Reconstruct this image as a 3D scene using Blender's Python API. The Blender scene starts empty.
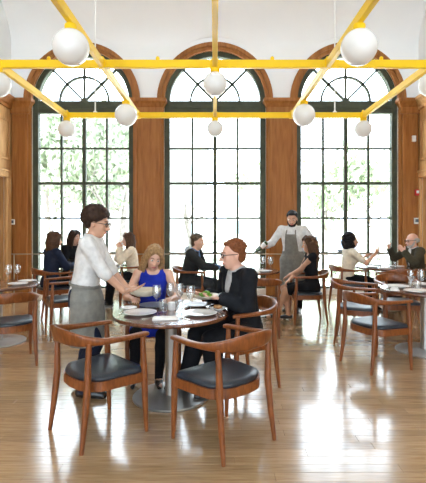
import bpy, math, random
import numpy as np
from mathutils import Vector, Matrix, Euler

random.seed(7)
rng = np.random.default_rng(7)
scene = bpy.context.scene
COL = scene.collection
PI = math.pi
R = math.radians

# ------------------------------------------------------------------ camera, sky, exposure
FPX, CX, HORIZON, EYE = 435.0, 215.0, 225.0, 1.5      # focal length in pixels, vanishing point, eye height
cam_data = bpy.data.cameras.new('camera')
cam_data.sensor_fit = 'HORIZONTAL'
cam_data.sensor_width = 36.0
cam_data.lens = FPX / 426.0 * 36.0
cam_data.shift_x = -(CX - 213.0) / 426.0
cam_data.shift_y = -(241.5 - HORIZON) / 426.0
cam_data.clip_start = 0.05
cam_data.clip_end = 400
cam = bpy.data.objects.new('camera', cam_data)
COL.objects.link(cam)
cam.location = (0, 0, EYE)
cam.rotation_euler = (PI / 2, 0, 0)
scene.camera = cam

world = bpy.data.worlds.new('overcast_sky')
scene.world = world
world.use_nodes = True
bg = world.node_tree.nodes['Background']
bg.inputs['Color'].default_value = (0.76, 0.885, 1.0, 1)
bg.inputs['Strength'].default_value = 8.0

# hazy sun from the side, a little behind the window wall: lights the garden and terrace, not the room
sun_data = bpy.data.lights.new('sun', 'SUN')
sun_data.energy = 40.0
sun_data.angle = R(4)
sun_data.color = (0.93, 0.97, 1.0)
sun = bpy.data.objects.new('sun', sun_data)
COL.objects.link(sun)
sun.location = (0, -20, 30)
sun.rotation_euler = (R(42), 0, R(-85))

scene.view_settings.view_transform = 'Standard'
scene.view_settings.look = 'None'
scene.view_settings.exposure = 0.30
scene.view_settings.gamma = 1.0
scene.view_settings.use_curve_mapping = False
scene.cycles.max_bounces = 10
scene.cycles.diffuse_bounces = 6
scene.cycles.transparent_max_bounces = 32
scene.cycles.caustics_reflective = False
scene.cycles.caustics_refractive = False
scene.cycles.use_denoising = True
scene.cycles.sample_clamp_indirect = 8.0

YW = 9.4            # window wall
YB = -5.0           # wall behind the camera
XW = 4.4            # side walls
WINX = (-2.86, 0.0, 2.86)
HALF = 1.10
ARCZ = 4.18
ZTOP = 7.3

# sky portals in the window openings (guide the daylight sampling only)
def portal(x, y, rx):
    l = bpy.data.lights.new('window_portal', 'AREA')
    l.shape = 'RECTANGLE'
    l.size, l.size_y = 2.2, 5.3
    l.cycles.is_portal = True
    o = bpy.data.objects.new('window_portal', l)
    COL.objects.link(o)
    o.location = (x, y, 2.65)
    o.rotation_euler = (rx, 0, 0)
for wx in WINX:
    portal(wx, YW + 0.45, -PI / 2)
for wx in (WINX[0], WINX[2]):  # guides for the openings added in the unseen rear wall
    portal(wx, YB - 0.45, PI / 2)

def at(px, py, d):
    return Vector(((px - CX) * d / FPX, d, EYE + (HORIZON - py) * d / FPX))

# ------------------------------------------------------------------ materials
MAT = {}
def new_mat(name):
    m = bpy.data.materials.new(name)
    m.use_nodes = True
    MAT[name] = m
    nt = m.node_tree
    return m, nt, nt.nodes['Principled BSDF']

def plain(name, col, rough=0.5, metal=0.0, spec=0.5, noise=0.0, nscale=20.0, bump=0.0, bscale=60.0, coat=0.0, emit=0.0, sheen=0.0):
    m, nt, b = new_mat(name)
    N, L = nt.nodes, nt.links
    b.inputs['Roughness'].default_value = rough
    b.inputs['Metallic'].default_value = metal
    b.inputs['Specular IOR Level'].default_value = spec
    b.inputs['Coat Weight'].default_value = coat
    b.inputs['Sheen Weight'].default_value = sheen
    if emit:
        b.inputs['Emission Color'].default_value = (1, 0.97, 0.9, 1)
        b.inputs['Emission Strength'].default_value = emit
    tc = N.new('ShaderNodeTexCoord')
    n = N.new('ShaderNodeTexNoise')
    n.inputs['Scale'].default_value = nscale
    n.inputs['Detail'].default_value = 4
    L.new(tc.outputs['Object'], n.inputs['Vector'])
    r = N.new('ShaderNodeValToRGB')
    lo = [max(0, c * (1 - noise)) for c in col]
    hi = [min(1, c * (1 + noise)) for c in col]
    r.color_ramp.elements[0].position = 0.3
    r.color_ramp.elements[1].position = 0.7
    r.color_ramp.elements[0].color = (*lo, 1)
    r.color_ramp.elements[1].color = (*hi, 1)
    L.new(n.outputs['Fac'], r.inputs['Fac'])
    L.new(r.outputs['Color'], b.inputs['Base Color'])
    if bump:
        n2 = N.new('ShaderNodeTexNoise')
        n2.inputs['Scale'].default_value = bscale
        n2.inputs['Detail'].default_value = 3
        L.new(tc.outputs['Object'], n2.inputs['Vector'])
        bp = N.new('ShaderNodeBump')
        bp.inputs['Strength'].default_value = bump
        bp.inputs['Distance'].default_value = 0.02
        L.new(n2.outputs['Fac'], bp.inputs['Height'])
        L.new(bp.outputs['Normal'], b.inputs['Normal'])
    return m

def wood(name, dark, mid, light, stretch, rough=0.35, coord='Position', coat=0.0, rand=0.0, fine=1.0, spec=0.5):
    """grain = noise stretched along one axis; rand = tone change from piece to piece"""
    m, nt, b = new_mat(name)
    N, L = nt.nodes, nt.links
    b.inputs['Roughness'].default_value = rough
    b.inputs['Coat Weight'].default_value = coat
    b.inputs['Coat Roughness'].default_value = 0.12
    b.inputs['Specular IOR Level'].default_value = spec
    if coord == 'Position':
        src = N.new('ShaderNodeNewGeometry').outputs['Position']
    else:
        src = N.new('ShaderNodeTexCoord').outputs['Object']
    mp = N.new('ShaderNodeMapping')
    mp.inputs['Scale'].default_value = stretch
    L.new(src, mp.inputs['Vector'])
    n1 = N.new('ShaderNodeTexNoise')
    n1.inputs['Scale'].default_value = 6.0 * fine
    n1.inputs['Detail'].default_value = 6
    n1.inputs['Distortion'].default_value = 0.6
    L.new(mp.outputs['Vector'], n1.inputs['Vector'])
    ramp = N.new('ShaderNodeValToRGB')
    e = ramp.color_ramp.elements
    e[0].position, e[1].position = 0.28, 0.75
    e[0].color, e[1].color = (*dark, 1), (*light, 1)
    k = e.new(0.5)
    k.color = (*mid, 1)
    L.new(n1.outputs['Fac'], ramp.inputs['Fac'])
    out = ramp.outputs['Color']
    if rand:
        oi = N.new('ShaderNodeObjectInfo')
        ge = N.new('ShaderNodeNewGeometry')
        add = N.new('ShaderNodeMath'); add.operation = 'ADD'
        L.new(oi.outputs['Random'], add.inputs[0])
        L.new(ge.outputs['Random Per Island'], add.inputs[1])
        fr = N.new('ShaderNodeMath'); fr.operation = 'FRACT'
        L.new(add.outputs[0], fr.inputs[0])
        mr = N.new('ShaderNodeMapRange')
        mr.inputs['To Min'].default_value = 1 - rand
        mr.inputs['To Max'].default_value = 1 + rand
        L.new(fr.outputs[0], mr.inputs['Value'])
        hsv = N.new('ShaderNodeHueSaturation')
        L.new(mr.outputs[0], hsv.inputs['Value'])
        L.new(out, hsv.inputs['Color'])
        out = hsv.outputs['Color']
    L.new(out, b.inputs['Base Color'])
    bp = N.new('ShaderNodeBump')
    bp.inputs['Strength'].default_value = 0.06
    bp.inputs['Distance'].default_value = 0.01
    L.new(n1.outputs['Fac'], bp.inputs['Height'])
    L.new(bp.outputs['Normal'], b.inputs['Normal'])
    return m

def clear_glass(name, tint=(1, 1, 1), gloss=0.06):
    m = bpy.data.materials.new(name)
    m.use_nodes = True
    MAT[name] = m
    nt = m.node_tree
    for n in list(nt.nodes):
        nt.nodes.remove(n)
    N, L = nt.nodes, nt.links
    o = N.new('ShaderNodeOutputMaterial')
    t = N.new('ShaderNodeBsdfTransparent'); t.inputs['Color'].default_value = (*tint, 1)
    g = N.new('ShaderNodeBsdfGlossy'); g.inputs['Roughness'].default_value = 0.03
    mx = N.new('ShaderNodeMixShader')
    lw = N.new('ShaderNodeLayerWeight'); lw.inputs['Blend'].default_value = 0.25
    mr = N.new('ShaderNodeMapRange')
    mr.inputs['To Min'].default_value = gloss
    mr.inputs['To Max'].default_value = 0.75
    L.new(lw.outputs['Facing'], mr.inputs['Value'])
    pw = N.new('ShaderNodeMath'); pw.operation = 'POWER'; pw.inputs[1].default_value = 2.0
    L.new(lw.outputs['Facing'], pw.inputs[0])
    L.new(pw.outputs[0], mr.inputs['Value'])
    L.new(mr.outputs[0], mx.inputs['Fac'])
    L.new(t.outputs[0], mx.inputs[1]); L.new(g.outputs[0], mx.inputs[2])
    L.new(mx.outputs[0], o.inputs['Surface'])
    return m

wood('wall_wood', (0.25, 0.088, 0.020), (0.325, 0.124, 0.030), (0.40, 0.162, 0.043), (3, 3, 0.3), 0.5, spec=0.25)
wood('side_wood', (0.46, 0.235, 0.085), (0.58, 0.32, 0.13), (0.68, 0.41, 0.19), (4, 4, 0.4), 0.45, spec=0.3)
wood('door_wood', (0.14, 0.04, 0.022), (0.21, 0.066, 0.036), (0.28, 0.095, 0.052), (6, 6, 0.6), 0.55)
wood('chair_wood', (0.135, 0.037, 0.009), (0.205, 0.060, 0.015), (0.285, 0.090, 0.024), (5, 5, 1.2), 0.33, 'Object', coat=0.1, fine=1.5, spec=0.35)
wood('table_wood', (0.085, 0.03, 0.015), (0.14, 0.05, 0.024), (0.20, 0.075, 0.036), (7, 0.8, 1), 0.2, 'Object', coat=0.5)
wood('floor_oak', (0.315, 0.190, 0.090), (0.405, 0.259, 0.131), (0.485, 0.323, 0.177), (0.7, 9, 1), 0.2, coat=0.9, rand=0.15)
plain('floor_gap', (0.20, 0.10, 0.04), 0.7, noise=0.2)
plain('plaster', (0.915, 0.925, 0.93), 0.85, noise=0.015, nscale=1.5, bump=0.03, bscale=30)
plain('frame_green', (0.066, 0.074, 0.048), 0.55, spec=0.25, noise=0.15, nscale=6)
plain('yellow_paint', (0.90, 0.58, 0.006), 0.4, spec=0.3, noise=0.04, nscale=5)
plain('globe_glass', (0.74, 0.74, 0.725), 0.15, noise=0.01, nscale=2, coat=0.2, emit=0.06)
plain('rod_white', (0.85, 0.85, 0.83), 0.4, noise=0.02)
plain('seat_leather', (0.019, 0.027, 0.039), 0.3, noise=0.25, nscale=8, bump=0.08, bscale=140)
plain('steel', (0.42, 0.41, 0.39), 0.34, metal=0.85, noise=0.08, nscale=9)
plain('cutlery_steel', (0.62, 0.61, 0.58), 0.2, metal=1.0, noise=0.04)
plain('brass', (0.45, 0.37, 0.26), 0.5, metal=0.3, noise=0.06)
plain('porcelain', (0.93, 0.925, 0.91), 0.15, noise=0.015, nscale=6, coat=0.3)
plain('stoneware', (0.20, 0.22, 0.23), 0.3, noise=0.15, nscale=10)
plain('sand_ware', (0.62, 0.56, 0.44), 0.4, noise=0.08, nscale=15)
plain('brown_ware', (0.13, 0.09, 0.06), 0.35, noise=0.15, nscale=15)
plain('linen', (0.86, 0.85, 0.83), 0.9, noise=0.03, nscale=25, bump=0.25, bscale=30)
plain('lettuce', (0.20, 0.42, 0.05), 0.5, noise=0.4, nscale=25)
plain('plastic_white', (0.84, 0.84, 0.82), 0.4, noise=0.02)
plain('plastic_black', (0.02, 0.02, 0.02), 0.4, noise=0.1)
plain('screen_grey', (0.10, 0.13, 0.17), 0.2, noise=0.1)
plain('alarm_red', (0.65, 0.03, 0.03), 0.35, noise=0.05)
plain('bottle_glass', (0.035, 0.06, 0.02), 0.08, noise=0.1, coat=0.5)
plain('bread', (0.35, 0.18, 0.07), 0.8, noise=0.3, nscale=40)
clear_glass('pane_glass', gloss=0.03)
clear_glass('drink_glass', (0.97, 0.985, 0.99), gloss=0.16)
# people
for nm, c in (('skin_fair', (0.66, 0.39, 0.28)), ('skin_warm', (0.58, 0.32, 0.21)), ('skin_pink', (0.68, 0.38, 0.28)), ('skin_tan', (0.50, 0.27, 0.17))):
    plain(nm, c, 0.45, noise=0.06, nscale=14, bump=0.03, bscale=90)
for nm, c, n in (('hair_dark', (0.035, 0.018, 0.012), .4), ('hair_black', (0.014, 0.011, 0.010), .4), ('hair_brown', (0.085, 0.040, 0.020), .4),
                 ('hair_blond', (0.34, 0.20, 0.09), .35), ('hair_red', (0.20, 0.065, 0.024), .3), ('hair_grey', (0.42, 0.40, 0.38), .25), ('hair_ash', (0.11, 0.075, 0.05), .35)):
    plain(nm, c, 0.6, spec=0.2, noise=n, nscale=45, bump=0.6, bscale=70)
for nm, c in (('cloth_white', (0.68, 0.68, 0.675)), ('cloth_grey_shirt', (0.42, 0.43, 0.44)), ('cloth_blue_shirt', (0.11, 0.20, 0.36)), ('cloth_black', (0.010, 0.010, 0.012)),
              ('cloth_suit', (0.013, 0.014, 0.017)), ('cloth_charcoal', (0.030, 0.032, 0.034)), ('cloth_navy', (0.016, 0.022, 0.045)), ('cloth_royal', (0.014, 0.03, 0.36)),
              ('cloth_cream', (0.72, 0.63, 0.50)), ('cloth_apron', (0.21, 0.205, 0.185)), ('cloth_olive', (0.060, 0.052, 0.034)), ('shoe_black', (0.010, 0.010, 0.011)),
              ('cloth_denim', (0.016, 0.022, 0.045)), ('cloth_brown', (0.055, 0.03, 0.02))):
    plain(nm, c, 0.85 if nm != 'shoe_black' else 0.3, spec=0.15 if nm != 'shoe_black' else 0.5, noise=0.14, nscale=18, bump=0.35 if nm != 'shoe_black' else 0.05, bscale=22)
plain('lip', (0.48, 0.13, 0.11), 0.4, noise=0.05)
plain('eye_dark', (0.03, 0.02, 0.015), 0.15, noise=0.1)
plain('eye_white', (0.75, 0.72, 0.68), 0.2, noise=0.02)
plain('spectacle', (0.02, 0.018, 0.016), 0.25, noise=0.1)
# outdoors
plain('leaf_a', (0.19, 0.225, 0.145), 0.6, noise=0.25, nscale=0.8)
plain('leaf_b', (0.22, 0.27, 0.16), 0.6, noise=0.25, nscale=0.8)
plain('bark', (0.20, 0.17, 0.15), 0.9, noise=0.3, nscale=6, bump=0.4, bscale=12)
plain('lawn', (0.40, 0.44, 0.33), 0.95, noise=0.3, nscale=0.4)
plain('paving', (0.80, 0.79, 0.77), 0.9, noise=0.08, nscale=1.2)
plain('road', (0.46, 0.46, 0.46), 0.9, noise=0.1, nscale=2)
plain('facade', (0.74, 0.73, 0.70), 0.85, noise=0.05, nscale=1)
plain('far_pane', (0.28, 0.32, 0.35), 0.2, noise=0.1)
plain('car_paint', (0.45, 0.47, 0.5), 0.25, noise=0.03, coat=0.5)
plain('car_paint_b', (0.16, 0.2, 0.27), 0.25, noise=0.03, coat=0.5)
plain('tyre', (0.03, 0.03, 0.03), 0.8, noise=0.1)

# ------------------------------------------------------------------ mesh helpers
class MB:
    def __init__(s):
        s.v, s.f = [], []
    def add(s, vs, fs):
        b = len(s.v)
        s.v += [tuple(p) for p in vs]
        s.f += [tuple(i + b for i in f) for f in fs]
        return s
    def box(s, x0, x1, y0, y1, z0, z1, bev=0.0):
        if bev <= 0:
            return s.add([(x, y, z) for x in (x0, x1) for y in (y0, y1) for z in (z0, z1)],
                         [(0, 1, 3, 2), (4, 6, 7, 5), (0, 4, 5, 1), (2, 3, 7, 6), (0, 2, 6, 4), (1, 5, 7, 3)])
        b = min(bev, (x1 - x0) / 2.01, (y1 - y0) / 2.01, (z1 - z0) / 2.01)
        secs = []
        for z, i in ((z0, b), (z0 + b, 0), (z1 - b, 0), (z1, b)):
            q = b
            secs.append([(x0 + i, y0 + i + q, z), (x0 + i + q, y0 + i, z), (x1 - i - q, y0 + i, z), (x1 - i, y0 + i + q, z),
                         (x1 - i, y1 - i - q, z), (x1 - i - q, y1 - i, z), (x0 + i + q, y1 - i, z), (x0 + i, y1 - i - q, z)])
        return s.loft(secs)
    def loft(s, secs, caps=True, closed=False):
        n = len(secs[0])
        vs = [p for sec in secs for p in sec]
        fs = []
        m = len(secs)
        for i in range(m if closed else m - 1):
            a, b = i * n, ((i + 1) % m) * n
            for j in range(n):
                k = (j + 1) % n
                fs.append((a + j, a + k, b + k, b + j))
        if caps and not closed:
            fs.append(tuple(reversed(range(n))))
            fs.append(tuple((m - 1) * n + j for j in range(n)))
        return s.add(vs, fs)
    def tube(s, pts, rad, n=10, closed=False, flat=1.0):
        pts = [Vector(p) for p in pts]
        if not hasattr(rad, '__len__'):
            rad = [rad] * len(pts)
        secs = []
        ref = None
        m = len(pts)
        for i, p in enumerate(pts):
            a = pts[(i - 1) % m] if (i or closed) else p
            c = pts[(i + 1) % m] if (i < m - 1 or closed) else p
            t = (c - a).normalized()
            if ref is None:
                ref = Vector((0, 0, 1)) if abs(t.z) < 0.9 else Vector((1, 0, 0))
            u = t.cross(ref).normalized()
            w = u.cross(t)
            ref = w
            secs.append([p + (u * math.cos(2 * PI * j / n) + w * math.sin(2 * PI * j / n) * flat) * rad[i] for j in range(n)])
        return s.loft(secs, closed=closed)
    def lathe(s, prof, n=24, c=(0, 0, 0)):
        cx, cy, cz = c
        secs = [[(cx + r * math.cos(2 * PI * j / n), cy + r * math.sin(2 * PI * j / n), cz + z) for j in range(n)] for r, z in prof]
        return s.loft(secs, caps=True)
    def ball(s, c, r, n=14, m=9):
        if not hasattr(r, '__len__'):
            r = (r, r, r)
        secs = []
        for i in range(m + 1):
            a = -PI / 2 + PI * (0.02 + 0.96 * i / m)
            secs.append([(c[0] + r[0] * math.cos(a) * math.cos(2 * PI * j / n), c[1] + r[1] * math.cos(a) * math.sin(2 * PI * j / n), c[2] + r[2] * math.sin(a)) for j in range(n)])
        return s.loft(secs)
    def prism(s, pts, axis, a, b):
        """outline pts (2D) swept along axis (0,1,2) from a to b"""
        def P(p, w):
            q = list(p); q.insert(axis, w); return tuple(q)
        return s.loft([[P(p, a) for p in pts], [P(p, b) for p in pts]])
    def mesh(s, name, smooth=False, angle=40):
        me = bpy.data.meshes.new(name)
        me.from_pydata(s.v, [], s.f)
        me.validate()
        import bmesh
        bm = bmesh.new(); bm.from_mesh(me)
        bmesh.ops.recalc_face_normals(bm, faces=bm.faces)
        bm.to_mesh(me); bm.free()
        if smooth:
            me.shade_smooth()
            me.set_sharp_from_angle(angle=R(angle))
        return me
    def build(s, name, mat, parent=None, smooth=False, angle=40):
        return link(name, s.mesh(name, smooth, angle), mat, parent)

def link(name, me, mat, parent=None):
    if not me.materials:
        me.materials.append(MAT[mat])
    o = bpy.data.objects.new(name, me)
    COL.objects.link(o)
    if parent is not None:
        o.parent = parent
    return o

def tag(o, label=None, cat=None, group=None, kind=None):
    if label: o['label'] = label
    if cat: o['category'] = cat
    if group: o['group'] = group
    if kind: o['kind'] = kind
    return o

def empty(name, loc=(0, 0, 0), rz=0.0):
    o = bpy.data.objects.new(name, None)
    o.empty_display_size = 0.1
    COL.objects.link(o)
    o.location = loc
    o.rotation_euler = (0, 0, rz)
    return o

def copy_tree(src, parent=None):
    c = src.copy()
    COL.objects.link(c)
    if parent is not None:
        c.parent = parent
    for ch in list(src.children):
        copy_tree(ch, c)
    return c

def face_angle(f):
    return math.atan2(-f[0], f[1])

# ------------------------------------------------------------------ setting: floor
floor = MB().box(-XW - .3, XW + .3, YB - .3, YW + .3, -0.20, -0.012).build('floor', 'floor_gap')
tag(floor, 'light oak strip floor reflecting the windows', kind='structure')
PW = 0.092
def plank_mesh(L):
    return MB().box(-L / 2, L / 2, -PW / 2 + .0008, PW / 2 - .0008, -0.012, 0.0, bev=0.0012).mesh('plank')
lengths = [0.7, 0.9, 1.1, 1.3, 1.5, 1.8, 2.1]
pm = {L: plank_mesh(L) for L in lengths}
for me in pm.values():
    me.materials.append(MAT['floor_oak'])
planks = []
y = YB + PW / 2
while y < YW:
    x = -XW - random.uniform(0, 1.5)
    while x < XW:
        L = random.choice(lengths)
        planks.append((x + L / 2, y, L))
        x += L + 0.0008
    y += PW
def plank_seen(p):
    X, Y, L = p
    return Y > 2.45 and abs(X) - L / 2 < Y * 0.5 + 0.05
seen = sorted([p for p in planks if plank_seen(p)], key=lambda p: p[1])
near = set(seen[:300])
rest = MB()
for p in planks:
    X, Y, L = p
    if p in near:
        o = bpy.data.objects.new('plank', pm[L])
        COL.objects.link(o); o.parent = floor; o.location = (X, Y, 0)
    else:
        a, b = max(X - L / 2, -XW - .2), min(X + L / 2, XW + .2)
        if b > a:
            rest.box(a, b, Y - PW / 2 + .0008, Y + PW / 2 - .0008, -0.012, 0.0)
tag(rest.build('plank_field', 'floor_oak', floor), kind='stuff')

# ------------------------------------------------------------------ setting: arched window walls
def arched_wall(name, y0, y1, lab, openings=WINX):
    """solid wall between y0 and y1 with the three arched openings"""
    m = MB()
    edges = [-XW - .3]
    for wx in openings:
        edges += [wx - HALF, wx + HALF]
    edges.append(XW + .3)
    for i in range(0, len(edges), 2):
        m.box(edges[i], edges[i + 1], y0, y1, 0, ZTOP)
    n = 28
    for wx in openings:
        m.box(wx - HALF, wx + HALF, y0, y1, 0, 0.12)
        prof = [(wx + HALF * math.cos(PI * k / n), ARCZ + HALF * math.sin(PI * k / n)) for k in range(n + 1)]
        for k in range(n):
            (xa, za), (xb, zb) = prof[k], prof[k + 1]
            m.prism([(xa, za), (xa, ZTOP), (xb, ZTOP), (xb, zb)], 1, y0, y1)
    o = m.build(name, 'plaster')
    return tag(o, lab, kind='structure')
wall_back = arched_wall('wall_back', YW, YW + 0.40, 'white plaster wall above and around the three arched windows')
arched_wall('wall_front', YB - 0.40, YB, 'white plaster wall behind the viewer with two arched openings added for fill light', (WINX[0], WINX[2]))  # wall out of view; its openings are added to let in fill light

# wood facing of the piers, with pilasters
def pier(x0, x1, k):
    t = tag(empty('trim_%d' % k), 'wood panelled pilaster with moulded capital on the window wall', kind='structure')
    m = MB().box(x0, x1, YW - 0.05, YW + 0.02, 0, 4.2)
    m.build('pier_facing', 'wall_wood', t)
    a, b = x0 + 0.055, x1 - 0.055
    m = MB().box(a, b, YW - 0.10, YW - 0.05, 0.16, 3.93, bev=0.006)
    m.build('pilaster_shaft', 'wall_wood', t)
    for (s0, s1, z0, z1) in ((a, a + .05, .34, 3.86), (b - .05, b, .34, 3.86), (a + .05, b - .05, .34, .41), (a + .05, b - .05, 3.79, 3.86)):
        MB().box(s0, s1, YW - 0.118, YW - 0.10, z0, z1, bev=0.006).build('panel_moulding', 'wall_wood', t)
    MB().box(x0 - .01, x1 + .01, YW - 0.14, YW - 0.05, 0, 0.2, bev=0.012).build('plinth', 'wall_wood', t)
    prof = [(0.05, 3.88), (0.115, 3.88), (0.125, 3.93), (0.12, 3.95), (0.12, 4.02), (0.14, 4.04), (0.155, 4.08), (0.185, 4.12), (0.20, 4.13), (0.20, 4.17), (0.19, 4.2), (0.05, 4.2)]
    m = MB()
    secs = []
    for off, z in prof[1:-1]:
        e = off - 0.10
        secs.append([(x0 - e + .03, YW, z), (x0 - e + .03, YW - off, z), (x1 + e - .03, YW - off, z), (x1 + e - .03, YW, z)])
    m.loft(secs).build('capital', 'wall_wood', t)
    return t
pier(-XW, WINX[0] - HALF, 1)
pier(WINX[0] + HALF, WINX[1] - HALF, 2)
pier(WINX[1] + HALF, WINX[2] - HALF, 3)
pier(WINX[2] + HALF, XW, 4)

def ring(cx, cz, r0, r1, y0, y1, a0=0.0, a1=PI, n=36):
    secs = []
    for k in range(n + 1):
        a = a0 + (a1 - a0) * k / n
        c, s_ = math.cos(a), math.sin(a)
        secs.append([(cx + r0 * c, y0, cz + r0 * s_), (cx + r1 * c, y0, cz + r1 * s_), (cx + r1 * c, y1, cz + r1 * s_), (cx + r0 * c, y1, cz + r0 * s_)])
    return secs

ROWS = [3.93, 3.17, 2.41, 1.65, 0.89, 0.14]
pane_cache = {}
def window(wx, k):
    t = tag(empty('window_%d' % k, (wx, YW, 0)), 'tall arched window with dark green frame, fan light and small panes', kind='structure')
    # wooden archivolt with a stepped profile
    for r0, r1, dy in ((1.085, 1.16, 0.06), (1.16, 1.245, 0.09)):
        MB().loft(ring(0, ARCZ, r0, r1, -dy, 0.02)).build('archivolt', 'wall_wood', t, True, 30)
    G = 'frame_green'
    fy0, fy1 = 0.10, 0.20
    MB().loft(ring(0, ARCZ, 0.985, 1.105, fy0 - .04, fy1)).build('arch_frame', G, t, True, 30)
    for sx in (-1, 1):
        a, b = sorted((sx * 0.985, sx * 1.10))
        MB().box(a, b, fy0 - .04, fy1, 0.12, ARCZ).build('jamb', G, t)
    MB().box(-.985, .985, fy0 - .05, fy1, 3.93, 4.2, bev=0.01).build('transom', G, t)
    MB().box(-.985, .985, fy0 - .07, fy0 - .05, 4.03, 4.10, bev=0.006).build('transom_bead', G, t)
    MB().box(-.985, .985, fy0 - .04, fy1, 0.06, 0.16).build('sill_rail', G, t)
    # upright and level glazing bars
    vx = [-.985, -.495, 0.0, .495, .985]
    for i, x in enumerate(vx[1:-1]):
        w = 0.038 if i == 1 else 0.022
        MB().box(x - w, x + w, fy0, fy1 - .02, 0.14, 3.94).build('mullion', G, t)
    for z, w in zip(ROWS[1:-1], (0.021, 0.031, 0.021, 0.016)):
        MB().box(-.985, .985, fy0 + .008, fy1 - .03, z - w, z + w).build('glazing_bar', G, t)
    for i in range(4):
        for j in range(5):
            if (i, j) not in pane_cache:
                me = MB().box(vx[i] + .012, vx[i + 1] - .012, .147, .153, ROWS[j + 1] + .012, ROWS[j] - .012).mesh('pane')
                me.materials.append(MAT['pane_glass'])
                pane_cache[(i, j)] = me
            link('pane', pane_cache[(i, j)], 'pane_glass', t)
    # fan light: half ring and three spokes
    cz = 4.2
    MB().loft(ring(0, cz, 0.515, 0.555, fy0, fy1 - .03, n=28)).build('fan_ring', G, t, True, 30)
    MB().loft(ring(0, cz, 0.0005, 0.075, fy0 - .01, fy1 - .02, n=12)).build('fan_hub', G, t)
    for a in (PI / 4, PI / 2, 3 * PI / 4):
        d = Vector((math.cos(a), 0, math.sin(a))); n_ = Vector((-math.sin(a), 0, math.cos(a)))
        o0 = Vector((0, 0, cz))
        sec = []
        for q in (0.05, 1.0):
            p = o0 + d * q
            sec.append([p + n_ * .022 + Vector((0, fy0, 0)), p - n_ * .022 + Vector((0, fy0, 0)), p - n_ * .022 + Vector((0, fy1 - .03, 0)), p + n_ * .022 + Vector((0, fy1 - .03, 0))])
        MB().loft(sec).build('fan_spoke', G, t)
    for q in range(4):
        a0, a1 = PI * q / 4, PI * (q + 1) / 4
        for (r0, r1) in ((0.05, 0.535), (0.535, 1.0)):
            key = (q, r0)
            if key not in pane_cache:
                pts = [(r1 * math.cos(a0 + (a1 - a0) * i / 8), cz + r1 * math.sin(a0 + (a1 - a0) * i / 8)) for i in range(9)]
                pts += [(r0 * math.cos(a1 - (a1 - a0) * i / 4), cz + r0 * math.sin(a1 - (a1 - a0) * i / 4)) for i in range(5)]
                me = MB().prism(pts, 1, .147, .153).mesh('pane')
                me.materials.append(MAT['pane_glass'])
                pane_cache[key] = me
            link('pane', pane_cache[key], 'pane_glass', t)
for k, wx in enumerate(WINX):
    window(wx, k + 1)

# guard rail in front of the windows
gr = tag(empty('guard_rail', (0, YW - .20, 0)), 'thin pale metal rail running in front of all three windows', 'railing')
MB().tube([(-XW + .02, 0, .885), (XW - .02, 0, .885)], .010, 10).build('rail', 'brass', gr, True)
for x in (-4.25, -1.43, 1.43, 4.25):
    MB().tube([(x, 0, 0), (x, 0, .87)], .013, 8).build('post', 'brass', gr, True)
    MB().lathe([(.04, 0), (.04, .008), (.015, .014)], 14, (x, 0, 0)).build('post_foot', 'brass', gr)

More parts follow.
